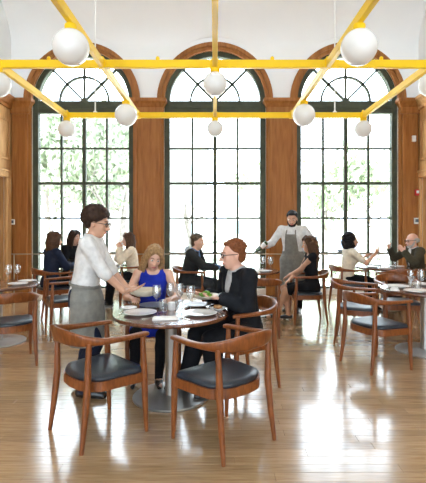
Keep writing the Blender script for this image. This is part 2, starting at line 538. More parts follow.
# ------------------------------------------------------------------ setting: side walls
def side_wall(sx):
    nm = 'wall_left' if sx < 0 else 'wall_right'
    X = sx * XW
    def bx(a, b, y0, y1, z0, z1, bev=0.0):
        """a..b = distance proud of the wall plane into the room"""
        x0, x1 = sorted((X - sx * a, X - sx * b))
        return MB().box(x0, x1, y0, y1, z0, z1, bev)
    w = MB()
    x0, x1 = sorted((X, X + sx * .3))
    dy0, dy1, dz = (8.05, 9.06, 2.50) if sx < 0 else (8.15, 9.22, 2.50)
    w.box(x0, x1, YB, dy0, 0, ZTOP); w.box(x0, x1, dy1, YW, 0, ZTOP); w.box(x0, x1, dy0, dy1, dz, ZTOP)
    wall = tag(w.build(nm, 'plaster'), 'side wall with honey wood panelling below white plaster', kind='structure')
    # panelling up to the cornice
    S = 'side_wood'
    PY0 = 2.0        # panelling stopped out of view so that unseen plaster bounces more light
    for (y0, y1, z0, z1) in ((PY0, dy0 - .18, 0, 4.0), (dy1 + .18, YW - .05, 0, 4.0), (dy0 - .18, min(dy1 + .18, YW - .05), dz + .18, 4.0)):
        if y1 - y0 > .02:
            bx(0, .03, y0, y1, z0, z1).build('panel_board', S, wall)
    bx(.03, .06, PY0, dy0 - .18, 0, .22, .01).build('skirting', S, wall)
    y = dy0 - .30
    while y > PY0 + 1.1:
        for z0, z1 in ((.36, 1.02), (1.2, 3.7)):
            yy0, yy1 = y - 1.0, y
            for (a0, a1, c0, c1) in ((yy0, yy0 + .05, z0, z1), (yy1 - .05, yy1, z0, z1), (yy0 + .05, yy1 - .05, z0, z0 + .05), (yy0 + .05, yy1 - .05, z1 - .05, z1)):
                bx(.03, .055, a0, a1, c0, c1, .008).build('panel_moulding', S, wall)
            bx(.03, .042, yy0 + .12, yy1 - .12, z0 + .12, z1 - .12, .01).build('raised_panel', S, wall)
        bx(.03, .06, y - 1.0, y, 1.07, 1.13, .01).build('dado_rail', S, wall)
        y -= 1.2
    # panel above the door
    yy0, yy1, z0, z1 = dy0, YW - .16, 2.86, 3.72
    for (a0, a1, c0, c1) in ((yy0, yy0 + .05, z0, z1), (yy1 - .05, yy1, z0, z1), (yy0 + .05, yy1 - .05, z0, z0 + .05), (yy0 + .05, yy1 - .05, z1 - .05, z1)):
        bx(.03, .055, a0, a1, c0, c1, .008).build('panel_moulding', S, wall)
    bx(.03, .045, yy0 + .12, yy1 - .12, z0 + .12, z1 - .12, .01).build('raised_panel', S, wall)
    # cornice
    prof = [(0, 3.96), (.07, 3.96), (.075, 4.02), (.10, 4.05), (.12, 4.10), (.16, 4.14), (.17, 4.15), (.17, 4.2), (0, 4.2)]
    MB().prism([(X - sx * a, z) for a, z in prof], 1, YB, YW - .1).build('cornice', 'wall_wood' if sx < 0 else S, wall)
    # door with casing
    k = 1 if sx < 0 else 2
    d = tag(empty('door_%d' % k), 'panelled door in a moulded honey wood casing at the far end of the side wall', kind='structure')
    C = .16
    for (y0, y1, z0, z1) in ((dy0 - C, dy0, 0, dz), (dy1, dy1 + C, 0, dz), (dy0 - C, dy1 + C, dz, dz + C)):
        bx(.0, .07, y0, y1, z0, z1, .012).build('casing', S, d)
        if z1 == dz:
            yo = y0 if y0 < dy0 else y1 - .05
            bx(.07, .09, yo, yo + .05, z0, z1 + .1, .008).build('casing_bead', S, d)
        else:
            bx(.07, .09, y0, y1, z1 - .05, z1, .008).build('casing_bead', S, d)
    for (y0, y1, z0, z1) in ((dy0, dy0 + .012, 0, dz), (dy1 - .012, dy1, 0, dz), (dy0, dy1, dz - .012, dz)):
        bx(-.3, .0, y0, y1, z0, z1).build('jamb', S, d)
    D = 'door_wood' if sx < 0 else 'facade'
    leaf = bx(-.12, -.07, dy0 + .013, dy1 - .013, .01, dz - .013, .004).build('door_leaf', D, d)
    for z0, z1 in ((.25, 1.0), (1.2, 2.35)):
        bx(-.07, -.058, dy0 + .16, dy1 - .16, z0, z1, .008).build('door_panel', D, leaf)
    kx = X - sx * (-.03)
    MB().ball((kx, dy0 + .09, 1.05), (.03, .03, .03)).build('door_knob', 'brass', leaf, True)
    return wall
side_wall(-1)
side_wall(1)

# small fittings on the end piers
def fitting(name, x, z, w, h, depth, mat, label, cat, inner=None):
    y1 = YW - 0.118 if abs(x) < 4.33 else YW - .05
    t = tag(empty(name, (x, y1, z)), label, cat)
    MB().box(-w / 2, w / 2, -depth, 0, -h / 2, h / 2, .006).build('housing', mat, t)
    if inner == 'screen':
        MB().box(-w * .32, w * .32, -depth - .004, -depth + .002, -h * .2, h * .3, .001).build('display', 'screen_grey', t)
    elif inner == 'switch':
        MB().box(-w * .18, w * .18, -depth - .008, -depth + .002, -h * .2, h * .2, .002).build('rocker', 'plastic_white', t)
    elif inner == 'lens':
        MB().ball((0, -depth, -.01), (w * .3, .02, h * .28)).build('lens', 'plastic_white', t, True)
    elif inner == 'strobe':
        MB().box(-w * .3, w * .3, -depth - .02, -depth + .002, -.02, h * .3, .004).build('strobe', 'plastic_white', t)
    return t
fitting('thermostat', (12.5 - CX) * YW / FPX + .06, EYE + (HORIZON - 222) * YW / FPX, .10, .115, .03, 'plastic_white', 'white thermostat with small dark display on the far left pilaster', 'thermostat', 'screen')
fitting('light_switch', (11 - CX) * YW / FPX + .06, EYE + (HORIZON - 243) * YW / FPX, .055, .12, .012, 'plastic_black', 'black light switch plate below the thermostat on the left pilaster', 'switch', 'switch')
fitting('motion_sensor', 4.235, EYE + (HORIZON - 140) * YW / FPX, .075, .13, .05, 'plastic_white', 'white motion sensor high on the far right pilaster', 'sensor', 'lens')
fitting('fire_alarm', 4.30, EYE + (HORIZON - 193) * YW / FPX, .09, .13, .05, 'alarm_red', 'red fire alarm on the far right pilaster', 'fire alarm', 'strobe')
fitting('control_panel', 4.30, EYE + (HORIZON - 221) * YW / FPX, .12, .13, .03, 'plastic_white', 'white wall control with grey display below the red fire alarm', 'control panel', 'screen')

# ------------------------------------------------------------------ setting: vaulted ceiling
def vault():
    Z0, B, RC, ZM, AM = 4.2, 4.6, 1.36, 5.36, 1.75
    xs = np.linspace(-XW - .02, XW + .02, 265)
    ts = np.concatenate([np.linspace(0, 1, 110) ** 1.6, [1.4, 2.0, 3.1]])
    ys = YW - ts * B
    ys[-1] = YB
    V, F = [], []
    for y in ys:
        t = min(1, (YW - y) / B)
        main = ZM + AM * math.sqrt(max(0, 1 - (1 - t) ** 2))
        for x in xs:
            z = main
            for wx in WINX:
                q = RC * RC - (x - wx) ** 2
                if q > 0:
                    z = max(z, Z0 + math.sqrt(q))
            V.append((x, y, z))
    nx = len(xs)
    for j in range(len(ys) - 1):
        for i in range(nx - 1):
            a = j * nx + i
            F.append((a, a + 1, a + nx + 1, a + nx))
    # outer skin makes it a slab
    b = len(V)
    V += [(-XW - .02, YB, 7.6), (XW + .02, YB, 7.6), (XW + .02, YW, 7.6), (-XW - .02, YW, 7.6)]
    F.append((b, b + 1, b + 2, b + 3))
    m = MB(); m.v, m.f = V, F
    me = bpy.data.meshes.new('ceiling')
    me.from_pydata(V, [], F)
    me.shade_smooth()
    me.set_sharp_from_angle(angle=R(28))
    return tag(link('ceiling', me, 'plaster'), 'white vaulted plaster ceiling with lunettes over the windows', kind='structure')
vault()

# ------------------------------------------------------------------ yellow hanging light frame
ZF = 3.24
D1, D2 = 4.71, 6.90
def bar_frame():
    t = tag(empty('chandelier', (0, D2, ZF)), 'bright yellow square tube chandelier grid carrying white globe lamps', 'chandelier')
    h, w = .043, .026
    def bar(x0, x1, y0, y1):
        MB().box(x0, x1, y0 - D2, y1 - D2, -h, h, .006).build('bar', 'yellow_paint', t)
    bar(-3.6, 3.6, D1 - w, D1 + w)
    bar(-2.38, 2.38, D2 - w, D2 + w)
    for x in (-2.35, 2.35):
        bar(x - w, x + w, D1 + w, D2 - w)
    for x in (-1.22, 0.0, 1.22):
        bar(x - w, x + w, 0.4, D1 - w)
        bar(x - w, x + w, D1 + w, D2 - w)
    def knob(x, y):
        MB().ball((x, y - D2, h + .018), (.022, .022, .026), 10, 6).build('joint_bolt', 'yellow_paint', t, True)
    for x in (-2.35, -1.22, 0, 1.22, 2.35):
        for y in (D1, D2):
            knob(x, y)
            MB().box(x - .045, x + .045, y - .045 - D2, y + .045 - D2, -h - .006, h + .006, .008).build('joint_clamp', 'yellow_paint', t)
    for x in (-.62, .62, -1.8, 1.8):
        knob(x, D1)
    for x, y in ((-1.9, D2), (1.9, D2), (-2.75, D1), (2.75, D1)):
        MB().tube([(x, y - D2, h), (x, y - D2, 4.2)], .011, 8).build('hanger_rod', 'rod_white', t, True)
        MB().lathe([(.035, 0), (.035, .01), (.012, .03)], 12, (x, y - D2, h)).build('rod_collar', 'rod_white', t)
    return t
CHAND = bar_frame()

def globe(x, y, r):
    o = MB().ball((0, 0, -.04 - r), r, 32, 18).build('globe', 'globe_glass', CHAND, True, 80)
    o.location = (x, y - D2, -.043)
    MB().lathe([(.05, 0), (.055, -.02), (.05, -.045), (.03, -.05)], 16).build('cap', 'yellow_paint', o, True)
    tag(o, 'white opal globe')
dn = 1.22 * FPX / (CX - 71)
df = 1.22 * FPX / (CX - 126)
for sx in (-1, 1):
    globe(sx * 1.22, dn, .152)
    globe(sx * 1.22, df, .152)
    globe(sx * 2.35, D1, .135)
    globe(sx * 2.35, D2, .135)
globe(0, D1, .130)
globe(0, D2, .128)

# ------------------------------------------------------------------ chairs
def smooth_path(ctrl, n):
    """Catmull-Rom through (point..., values...) tuples"""
    c = np.array(ctrl, float)
    c = np.vstack([2 * c[0] - c[1], c, 2 * c[-1] - c[-2]])
    out = []
    for i in range(1, len(c) - 2):
        for k in range(n):
            t = k / n
            p0, p1, p2, p3 = c[i - 1:i + 3]
            out.append(.5 * ((2 * p1) + (-p0 + p2) * t + (2 * p0 - 5 * p1 + 4 * p2 - p3) * t * t + (-p0 + 3 * p1 - 3 * p2 + p3) * t ** 3))
    out.append(c[-2])
    return out

def seat_outline(off, n=10):
    pts = []
    fw, bw, fy, by = .265 + off, .225 + off, .245 + off, -.215 - off
    half = [(0, fy), (fw * .55, fy), (fw - .03, fy - .004), (fw, fy - .04), (fw - .008, .08), (bw + .015, -.10), (bw - .04, by + .055), (bw * .5, by + .012), (0, by)]
    sm = smooth_path(half, 3)
    right = [tuple(p) for p in sm]
    left = [(-x, y) for x, y in reversed(right[1:-1])]
    return right + left

def make_chair():
    t = empty('armchair')
    W = 'chair_wood'
    # seat frame: apron following the outline
    m = MB()
    o0, i0 = seat_outline(.006), seat_outline(-.022)
    n = len(o0)
    secs = []
    for a, b in zip(o0, i0):
        secs.append([(a[0], a[1], .372), (a[0], a[1], .438), (b[0], b[1], .438), (b[0], b[1], .372)])
    m.loft(secs, closed=True)
    m.build('seat_frame', W, t, True, 40)
    # upholstered pad with a crowned top
    m = MB()
    secs = []
    for k_, z in ((.90, .40), (.975, .438), (.99, .453), (.965, .466), (.80, .475), (.45, .477), (.1, .476)):
        secs.append([(x * k_, .01 + (y - .01) * k_, z) for x, y in seat_outline(0)])
    m.loft(secs).build('seat_pad', 'seat_leather', t, True, 60)
    for sx in (-1, 1):
        MB().tube([(sx * .262, .245, 0), (sx * .258, .236, .20), (sx * .257, .228, .42), (sx * .256, .222, .56), (sx * .256, .215, .700)],
                  [.0145, .0215, .0255, .0215, .017], 12).build('leg', W, t, True)
        MB().tube([(sx * .245, -.255, 0), (sx * .238, -.228, .20), (sx * .232, -.205, .42), (sx * .236, -.203, .56), (sx * .243, -.200, .712)],
                  [.0145, .0215, .0255, .0215, .018], 12).build('leg', W, t, True)
    # continuous arm and back rail: x, y, z, half width across, half height, tilt
    half = [(.252, .262, .706, .016, .013, 0), (.258, .232, .710, .029, .016, 0), (.272, .12, .712, .029, .017, 0), (.281, -.02, .715, .026, .019, 8), (.268, -.14, .722, .021, .026, 30),
            (.212, -.238, .733, .015, .043, 62), (.112, -.286, .744, .014, .056, 76), (0, -.300, .748, .014, .058, 78)]
    path = half + [(-x, y, z, a, b, -c) for x, y, z, a, b, c in reversed(half[:-1])]
    # section axes: across = horizontal normal to path, up = z; back part leans slightly outwards at the top
    sm = smooth_path(path, 5)
    secs = []
    for i, p in enumerate(sm):
        q0, q1 = sm[max(0, i - 1)], sm[min(len(sm) - 1, i + 1)]
        tg = Vector((q1[0] - q0[0], q1[1] - q0[1], 0)).normalized()
        nrm = Vector((tg.y, -tg.x, 0))
        if nrm.dot(Vector((p[0], p[1] - .05, 0))) < 0:
            nrm = -nrm
        lean = math.sin(R(abs(p[5]))) * .22
        up = (Vector((0, 0, 1)) + nrm * lean).normalized()
        a, b = max(p[3], .008), max(p[4], .008)
        c = Vector((p[0], p[1], p[2]))
        ring_ = []
        for k in range(14):
            th = 2 * PI * k / 14
            cs, sn = math.cos(th), math.sin(th)
            e = .7
            ring_.append(c + nrm * a * math.copysign(abs(cs) ** e, cs) + up * b * math.copysign(abs(sn) ** e, sn))
        secs.append(ring_)
    MB().loft(secs).build('arm_and_back_rail', W, t, True, 60)
    return t

chair0 = make_chair()
_used = [False]
CHG = 'wooden armchairs with black leather seats'
def chair(x, y, f, label):
    c = copy_tree(chair0) if _used[0] else chair0
    if not _used[0]:
        _used[0] = True
    c.location = (x, y, 0)
    c.rotation_euler = (0, 0, face_angle(f))
    tag(c, label, 'chair', CHG)
    return c

# the first is copied by the others, so its children must exist before
chair(-.857, 3.19, (.358, .343), 'wooden armchair nearest the viewer at left, empty, drawn up to the front table')
chair(.062, 3.06, (-.675, .737), 'wooden armchair nearest the viewer at right, empty, back turned beside the front table')
chair(.25, 4.10, (-.83, -.50), 'wooden armchair the red-haired man in the dark suit sits on')
chair(-.66, 4.58, (.2, -1), 'wooden armchair the woman in the blue dress sits on')
chair(-2.24, 4.72, (-.53, .85), 'empty wooden armchair cut by the left edge, back turned to the viewer')
chair(-2.12, 6.20, (-.85, -.45), 'empty wooden armchair with sky-lit seat behind the curly-haired waiter')
chair(1.71, 4.66, (.93, .36), 'empty wooden armchair standing clear on the right before the right-hand table')
chair(1.82, 5.62, (.88, -.30), 'empty wooden armchair right behind the foremost one on the right')
chair(2.52, 5.98, (-.05, -1), 'empty wooden armchair behind the right-hand table facing the viewer')
chair(.62, 6.02, (.05, 1), 'empty wooden armchair with its back turned before the wine table in the centre')
chair(1.45, 6.80, (-1, .02), 'wooden armchair the woman in the black dress sits on')
chair(-.42, 7.50, (1, -.05), 'wooden armchair the man in the blue shirt and grey jacket sits on')
chair(2.36, 7.75, (1, .1), 'wooden armchair the black-haired woman in the cream top sits on')
chair(3.76, 7.95, (-1, -.05), 'wooden armchair the bald man with glasses sits on')
chair(2.98, 7.14, (.05, 1), 'empty wooden armchair between the two tables on the right, back turned')
chair(-2.72, 7.26, (.75, .65), 'wooden armchair the woman in the navy sweater sits on')
chair(-2.76, 8.40, (.85, -.5), 'wooden armchair the dark-haired woman in black sits on')
chair(-1.56, 8.30, (-1, -.25), 'wooden armchair the woman in the cream sweater sits on')

# ------------------------------------------------------------------ tables
def make_table():
    t = empty('pedestal_table')
    MB().lathe([(.47, .705), (.492, .708), (.50, .716), (.50, .734), (.496, .740), (.46, .741)], 64).build('table_top', 'table_wood', t, True, 50)
    MB().lathe([(.16, .685), (.16, .705)], 24).build('top_plate', 'steel', t)
    MB().lathe([(.052, .02), (.05, .05), (.05, .66), (.058, .69)], 28).build('column', 'steel', t, True, 50)
    MB().lathe([(.30, 0), (.33, .002), (.332, .010), (.325, .018), (.07, .026), (.052, .03)], 56).build('base_disc', 'steel', t, True, 30)
    return t
table0 = make_table()
T1, T2, T3 = (-.385, 3.80), (-2.78, 5.58), (2.50, 5.18)
T4, T5, T6 = (-2.20, 8.00), (.58, 7.30), (3.08, 7.95)
for i, (p, lab) in enumerate(((T1, 'round dark wood table in front laid for lunch, steel pedestal'), (T2, 'round dark wood table cut by the left edge of the picture'),
                              (T3, 'round dark wood table cut by the right edge, laid with glasses'), (T4, 'round table at back left where three women sit'),
                              (T5, 'round table at back centre where the bearded waiter pours wine'), (T6, 'round table at back right between the cream-topped woman and bald man'))):
    t = table0 if i == 0 else None
    if i:
        t = copy_tree(table0)
    t.location = (p[0], p[1], 0)
    tag(t, lab, 'table', 'round pedestal tables')

# ------------------------------------------------------------------ tableware
TZ = .7412
def plate(x, y, r, label, mat='porcelain', z=TZ, group='plates on the tables', tilt=None):
    m = MB().lathe([(r * .55, 0), (r * .60, .002), (r * .66, .009), (r, .020), (r, .0235), (r * .97, .024), (r * .64, .013), (r * .3, .010)], 36)
    o = m.build('plate', mat, None, True, 35)
    o.location = (x, y, z)
    if tilt: o.rotation_euler = tilt
    return tag(o, label, 'plate', group)
glass_meshes = {}
def wineglass(x, y, label, h=.215, r=.038, z=TZ, fill=None):
    key = (h, r)
    if key not in glass_meshes:
        t = MB().lathe([(.034, 0), (.034, .002), (.008, .006), (.0042, .014), (.004, h * .42), (.008, h * .45), (r * .72, h * .53), (r, h * .66), (r * .97, h * .82), (r * .80, h),
                        (r * .78, h), (r * .95, h * .82), (r * .975, h * .66), (r * .69, h * .54), (.004, h * .462)], 20)
        glass_meshes[key] = t.mesh('wine_glass', True, 50)
    o = link('wine_glass', glass_meshes[key], 'drink_glass')
    o.location = (x, y, z)
    return tag(o, label, 'wine glass', 'wine glasses on the tables')
def tumbler(x, y, label, h=.10, r=.035, z=TZ):
    key = ('t', h, r)
    if key not in glass_meshes:
        t = MB().lathe([(r * .85, 0), (r * .87, .001), (r, h), (r * .95, h), (r * .82, .010), (.001, .009)], 20)
        glass_meshes[key] = t.mesh('tumbler', True, 50)
    o = link('tumbler', glass_meshes[key], 'drink_glass')
    o.location = (x, y, z)
    return tag(o, label, 'tumbler', 'water tumblers on the tables')
def napkin(x, y, w, d, rz, label, z=TZ):
    m = MB()
    m.box(-w / 2, w / 2, -d / 2, d / 2, 0, .007, .003)
    m.box(-w / 2 + .004, w / 2 - .008, -d / 2 + .006, d / 2 - .004, .007, .014, .003)
    m.box(-w / 2 + .010, w / 2 - .012, -d / 2 + .012, d / 2 - .012, .014, .020, .003)
    o = m.build('folded_napkin', 'linen', None, True, 50)
    o.location = (x, y, z); o.rotation_euler = (0, 0, rz)
    return tag(o, label, 'napkin', 'folded white napkins')
def knife(x, y, rz, label):
    m = MB()
    m.loft([[(-.009, -.11, 0), (.009, -.11, 0), (.008, -.11, .006), (-.008, -.11, .006)], [(-.006, -.01, 0), (.006, -.01, 0), (.005, -.01, .006), (-.005, -.01, .006)],
            [(-.009, .01, .001), (.009, .01, .001), (.009, .01, .003), (-.009, .01, .003)], [(-.004, .11, .001), (.008, .10, .001), (.008, .10, .002), (-.004, .11, .002)]])
    o = m.build('table_knife', 'cutlery_steel', None)
    o.location = (x, y, TZ); o.rotation_euler = (0, 0, rz)
    return tag(o, label, 'knife', 'knives on the front table')
def fork(x, y, rz, label):
    m = MB()
    m.loft([[(-.008, -.10, 0), (.008, -.10, 0), (.008, -.10, .004), (-.008, -.10, .004)], [(-.003, .03, .002), (.003, .03, .002), (.003, .03, .006), (-.003, .03, .006)],
            [(-.011, .05, .002), (.011, .05, .002), (.011, .05, .005), (-.011, .05, .005)]])
    for k in range(4):
        xx = -.0095 + k * .0063
        m.box(xx - .0016, xx + .0016, .05, .095, .002, .005)
    o = m.build('table_fork', 'cutlery_steel', None)
    o.location = (x, y, TZ); o.rotation_euler = (0, 0, rz)
    return tag(o, label, 'fork', 'forks on the front table')

# front table
plate(-.635, 3.70, .140, 'large white dinner plate at the left front of the front table')
plate(-.125, 3.68, .142, 'large white dinner plate at the right front of the front table')
plate(-.57, 4.04, .135, 'blue-grey dinner plate before the woman in blue', 'stoneware')
plate(-.165, 4.06, .13, 'dark brown plate before the man in the dark suit', 'brown_ware')
plate(-.775, 3.90, .075, 'small white side plate at the left rim of the front table')
plate(.025, 3.87, .075, 'small white side plate with bread at the right rim of the front table')
m = MB(); m.ball((0, 0, .02), (.04, .025, .02), 12, 7); br = m.build('bread_roll', 'bread', None, True); br.location = (.025, 3.87, TZ + .011)
tag(br, 'small brown bread roll on the side plate of the front table', 'bread')
napkin(-.40, 3.50, .21, .10, R(6), 'folded white napkin at the very front of the front table')
for x, y, l in ((-.52, 3.87, 'wine glass furthest left on the front table'), (-.41, 4.0, 'wine glass behind the two on the left of the front table'),
                (-.325, 3.98, 'wine glass right of centre at the back of the front table'), (-.215, 3.84, 'wine glass furthest right on the front table')):
    wineglass(x, y, l, .225, .041)
for x, y, l in ((-.45, 3.76, 'water tumbler left of centre on the front table'), (-.31, 3.76, 'water tumbler right of centre on the front table')):
    tumbler(x, y, l, .11, .036)
c = tag(empty('votive_candle', (-.385, 3.88, TZ)), 'small white candle cup in the middle of the front table', 'candle')
MB().lathe([(.030, 0), (.034, .004), (.036, .07), (.033, .07), (.030, .05), (.002, .048)], 20).build('cup', 'porcelain', c, True)
MB().lathe([(.028, .045), (.028, .056), (.003, .057), (.002, .068)], 16).build('wax', 'linen', c, True)
knife(-.50, 3.56, R(-58), 'knife lying left of the front napkin')
knife(-.27, 3.545, R(42), 'knife lying right of the front napkin')
fork(-.80, 3.76, R(-8), 'fork lying beside the left front dinner plate')
fork(.03, 3.72, R(12), 'fork lying beside the right front dinner plate')
knife(.05, 3.76, R(14), 'knife lying by the right rim of the front table')

# salad plate in the suited man's hands, serving bowl in the waiter's hand
sp = tag(empty('salad_plate', (-.085, 3.98, .828)), 'sand coloured plate of green salad held by the suited man', 'plate')
MB().lathe([(.07, 0), (.075, .002), (.10, .012), (.130, .030), (.130, .034), (.127, .034), (.09, .016), (.03, .012)], 32).build('dish', 'sand_ware', sp, True, 40)
m = MB()
for i in range(26):
    a, rr = random.uniform(0, 2 * PI), random.uniform(0, .05)
    c0 = Vector((rr * math.cos(a), rr * math.sin(a), .018 + .05 * (1 - rr / .06) * random.random()))
    e = Euler((random.uniform(-1, 1), random.uniform(-1, 1), random.uniform(0, 6)))
    leaf = [Vector((.026 * math.cos(q) * (1 + .3 * math.sin(3 * q)), .018 * math.sin(q), .006 * math.sin(2 * q))) for q in np.linspace(0, 2 * PI, 9)[:-1]]
    pts = []
    for p in leaf:
        p = p.copy(); p.rotate(e); pts.append(p + c0)
    m.loft([pts, [p + Vector((0, 0, .003)) for p in pts]])
tag(m.build('salad_leaves', 'lettuce', sp), kind='stuff')
sb = MB().lathe([(.07, 0), (.08, .003), (.12, .022), (.150, .055), (.152, .060), (.147, .060), (.115, .030), (.03, .016)], 36).build('serving_bowl', 'sand_ware', None, True, 40)
sb.location = (-.65, 4.0, .85)
tag(sb, 'wide sand coloured bowl the curly-haired waiter sets down', 'bowl')

# left table
plate(-2.76, 5.28, .14, 'large white plate at the front of the left table')
plate(-2.50, 5.52, .12, 'white plate at the right side of the left table')
plate(-2.50, 5.80, .12, 'white plate at the back right of the left table')
wineglass(-2.72, 5.72, 'tall wine glass at the middle of the left table', .235, .045)
wineglass(-2.66, 5.86, 'wine glass beside the tall one on the left table', .225, .042)
tumbler(-2.78, 5.54, 'water tumbler on the left table', .11, .038)
napkin(-2.94, 5.62, .18, .09, R(10), 'folded white napkin at the right rim of the left table')
# right table
plate(2.28, 4.92, .14, 'white plate at the front left of the right-hand table')
plate(2.22, 5.30, .14, 'white plate at the left side of the right-hand table')
plate(2.60, 5.50, .13, 'white plate at the back of the right-hand table')
for x, y, l in ((2.34, 5.20, 'wine glass furthest left on the right-hand table'), (2.42, 5.10, 'wine glass second from left on the right-hand table'), (2.50, 5.28, 'wine glass at the back of the right-hand table'),
                (2.44, 4.94, 'wine glass at the front of the right-hand table')):
    wineglass(x, y, l, .22, .042)
tumbler(2.40, 5.32, 'water tumbler at the back of the right-hand table', .11, .038)
tumbler(2.36, 5.06, 'water tumbler at the front of the right-hand table', .11, .038)
napkin(2.10, 5.08, .20, .10, R(70), 'folded white napkin at the left rim of the right-hand table')
# back left table
plate(-1.98, 7.76, .12, 'white plate at the front of the back left table')
plate(-1.86, 8.05, .13, 'white plate before the woman in the cream sweater')
plate(-2.42, 7.88, .12, 'white plate before the woman in the navy sweater')
wineglass(-2.05, 8.1, 'wine glass at the middle of the back left table', .22, .04)
tumbler(-2.15, 7.95, 'water tumbler on the back left table', .11, .037)
napkin(-2.22, 7.68, .2, .10, R(5), 'folded white napkin on the back left table')
# back centre table
plate(.80, 7.05, .13, 'white plate before the woman in the black dress')
plate(.30, 7.30, .13, 'white plate before the man in the blue shirt')
wineglass(.80, 7.28, 'wine glass under the poured bottle on the back centre table', .23, .045)
wineglass(.92, 7.20, 'wine glass nearest the bearded waiter', .23, .045)
wineglass(.45, 7.45, 'wine glass at the far side of the back centre table', .22, .042)
tumbler(.62, 7.15, 'water tumbler on the back centre table', .11, .038)
napkin(.62, 6.93, .2, .1, R(-5), 'folded white napkin at the front of the back centre table')
# back right table
plate(2.82, 7.80, .13, 'white plate before the woman in the cream top')
plate(3.28, 7.85, .13, 'white plate before the bald man')
plate(3.05, 8.2, .12, 'white plate at the far side of the back right table')
for x, y, l in ((2.88, 8.02, 'wine glass nearest the black-haired woman'), (2.98, 7.92, 'wine glass second from the black-haired woman'), (3.14, 8.0, 'wine glass at the middle of the back right table')):
    wineglass(x, y, l, .22, .042)
tumbler(3.2, 7.72, 'water tumbler on the back right table', .11, .038)
napkin(2.98, 7.60, .2, .1, R(4), 'folded white napkin at the front of the back right table')

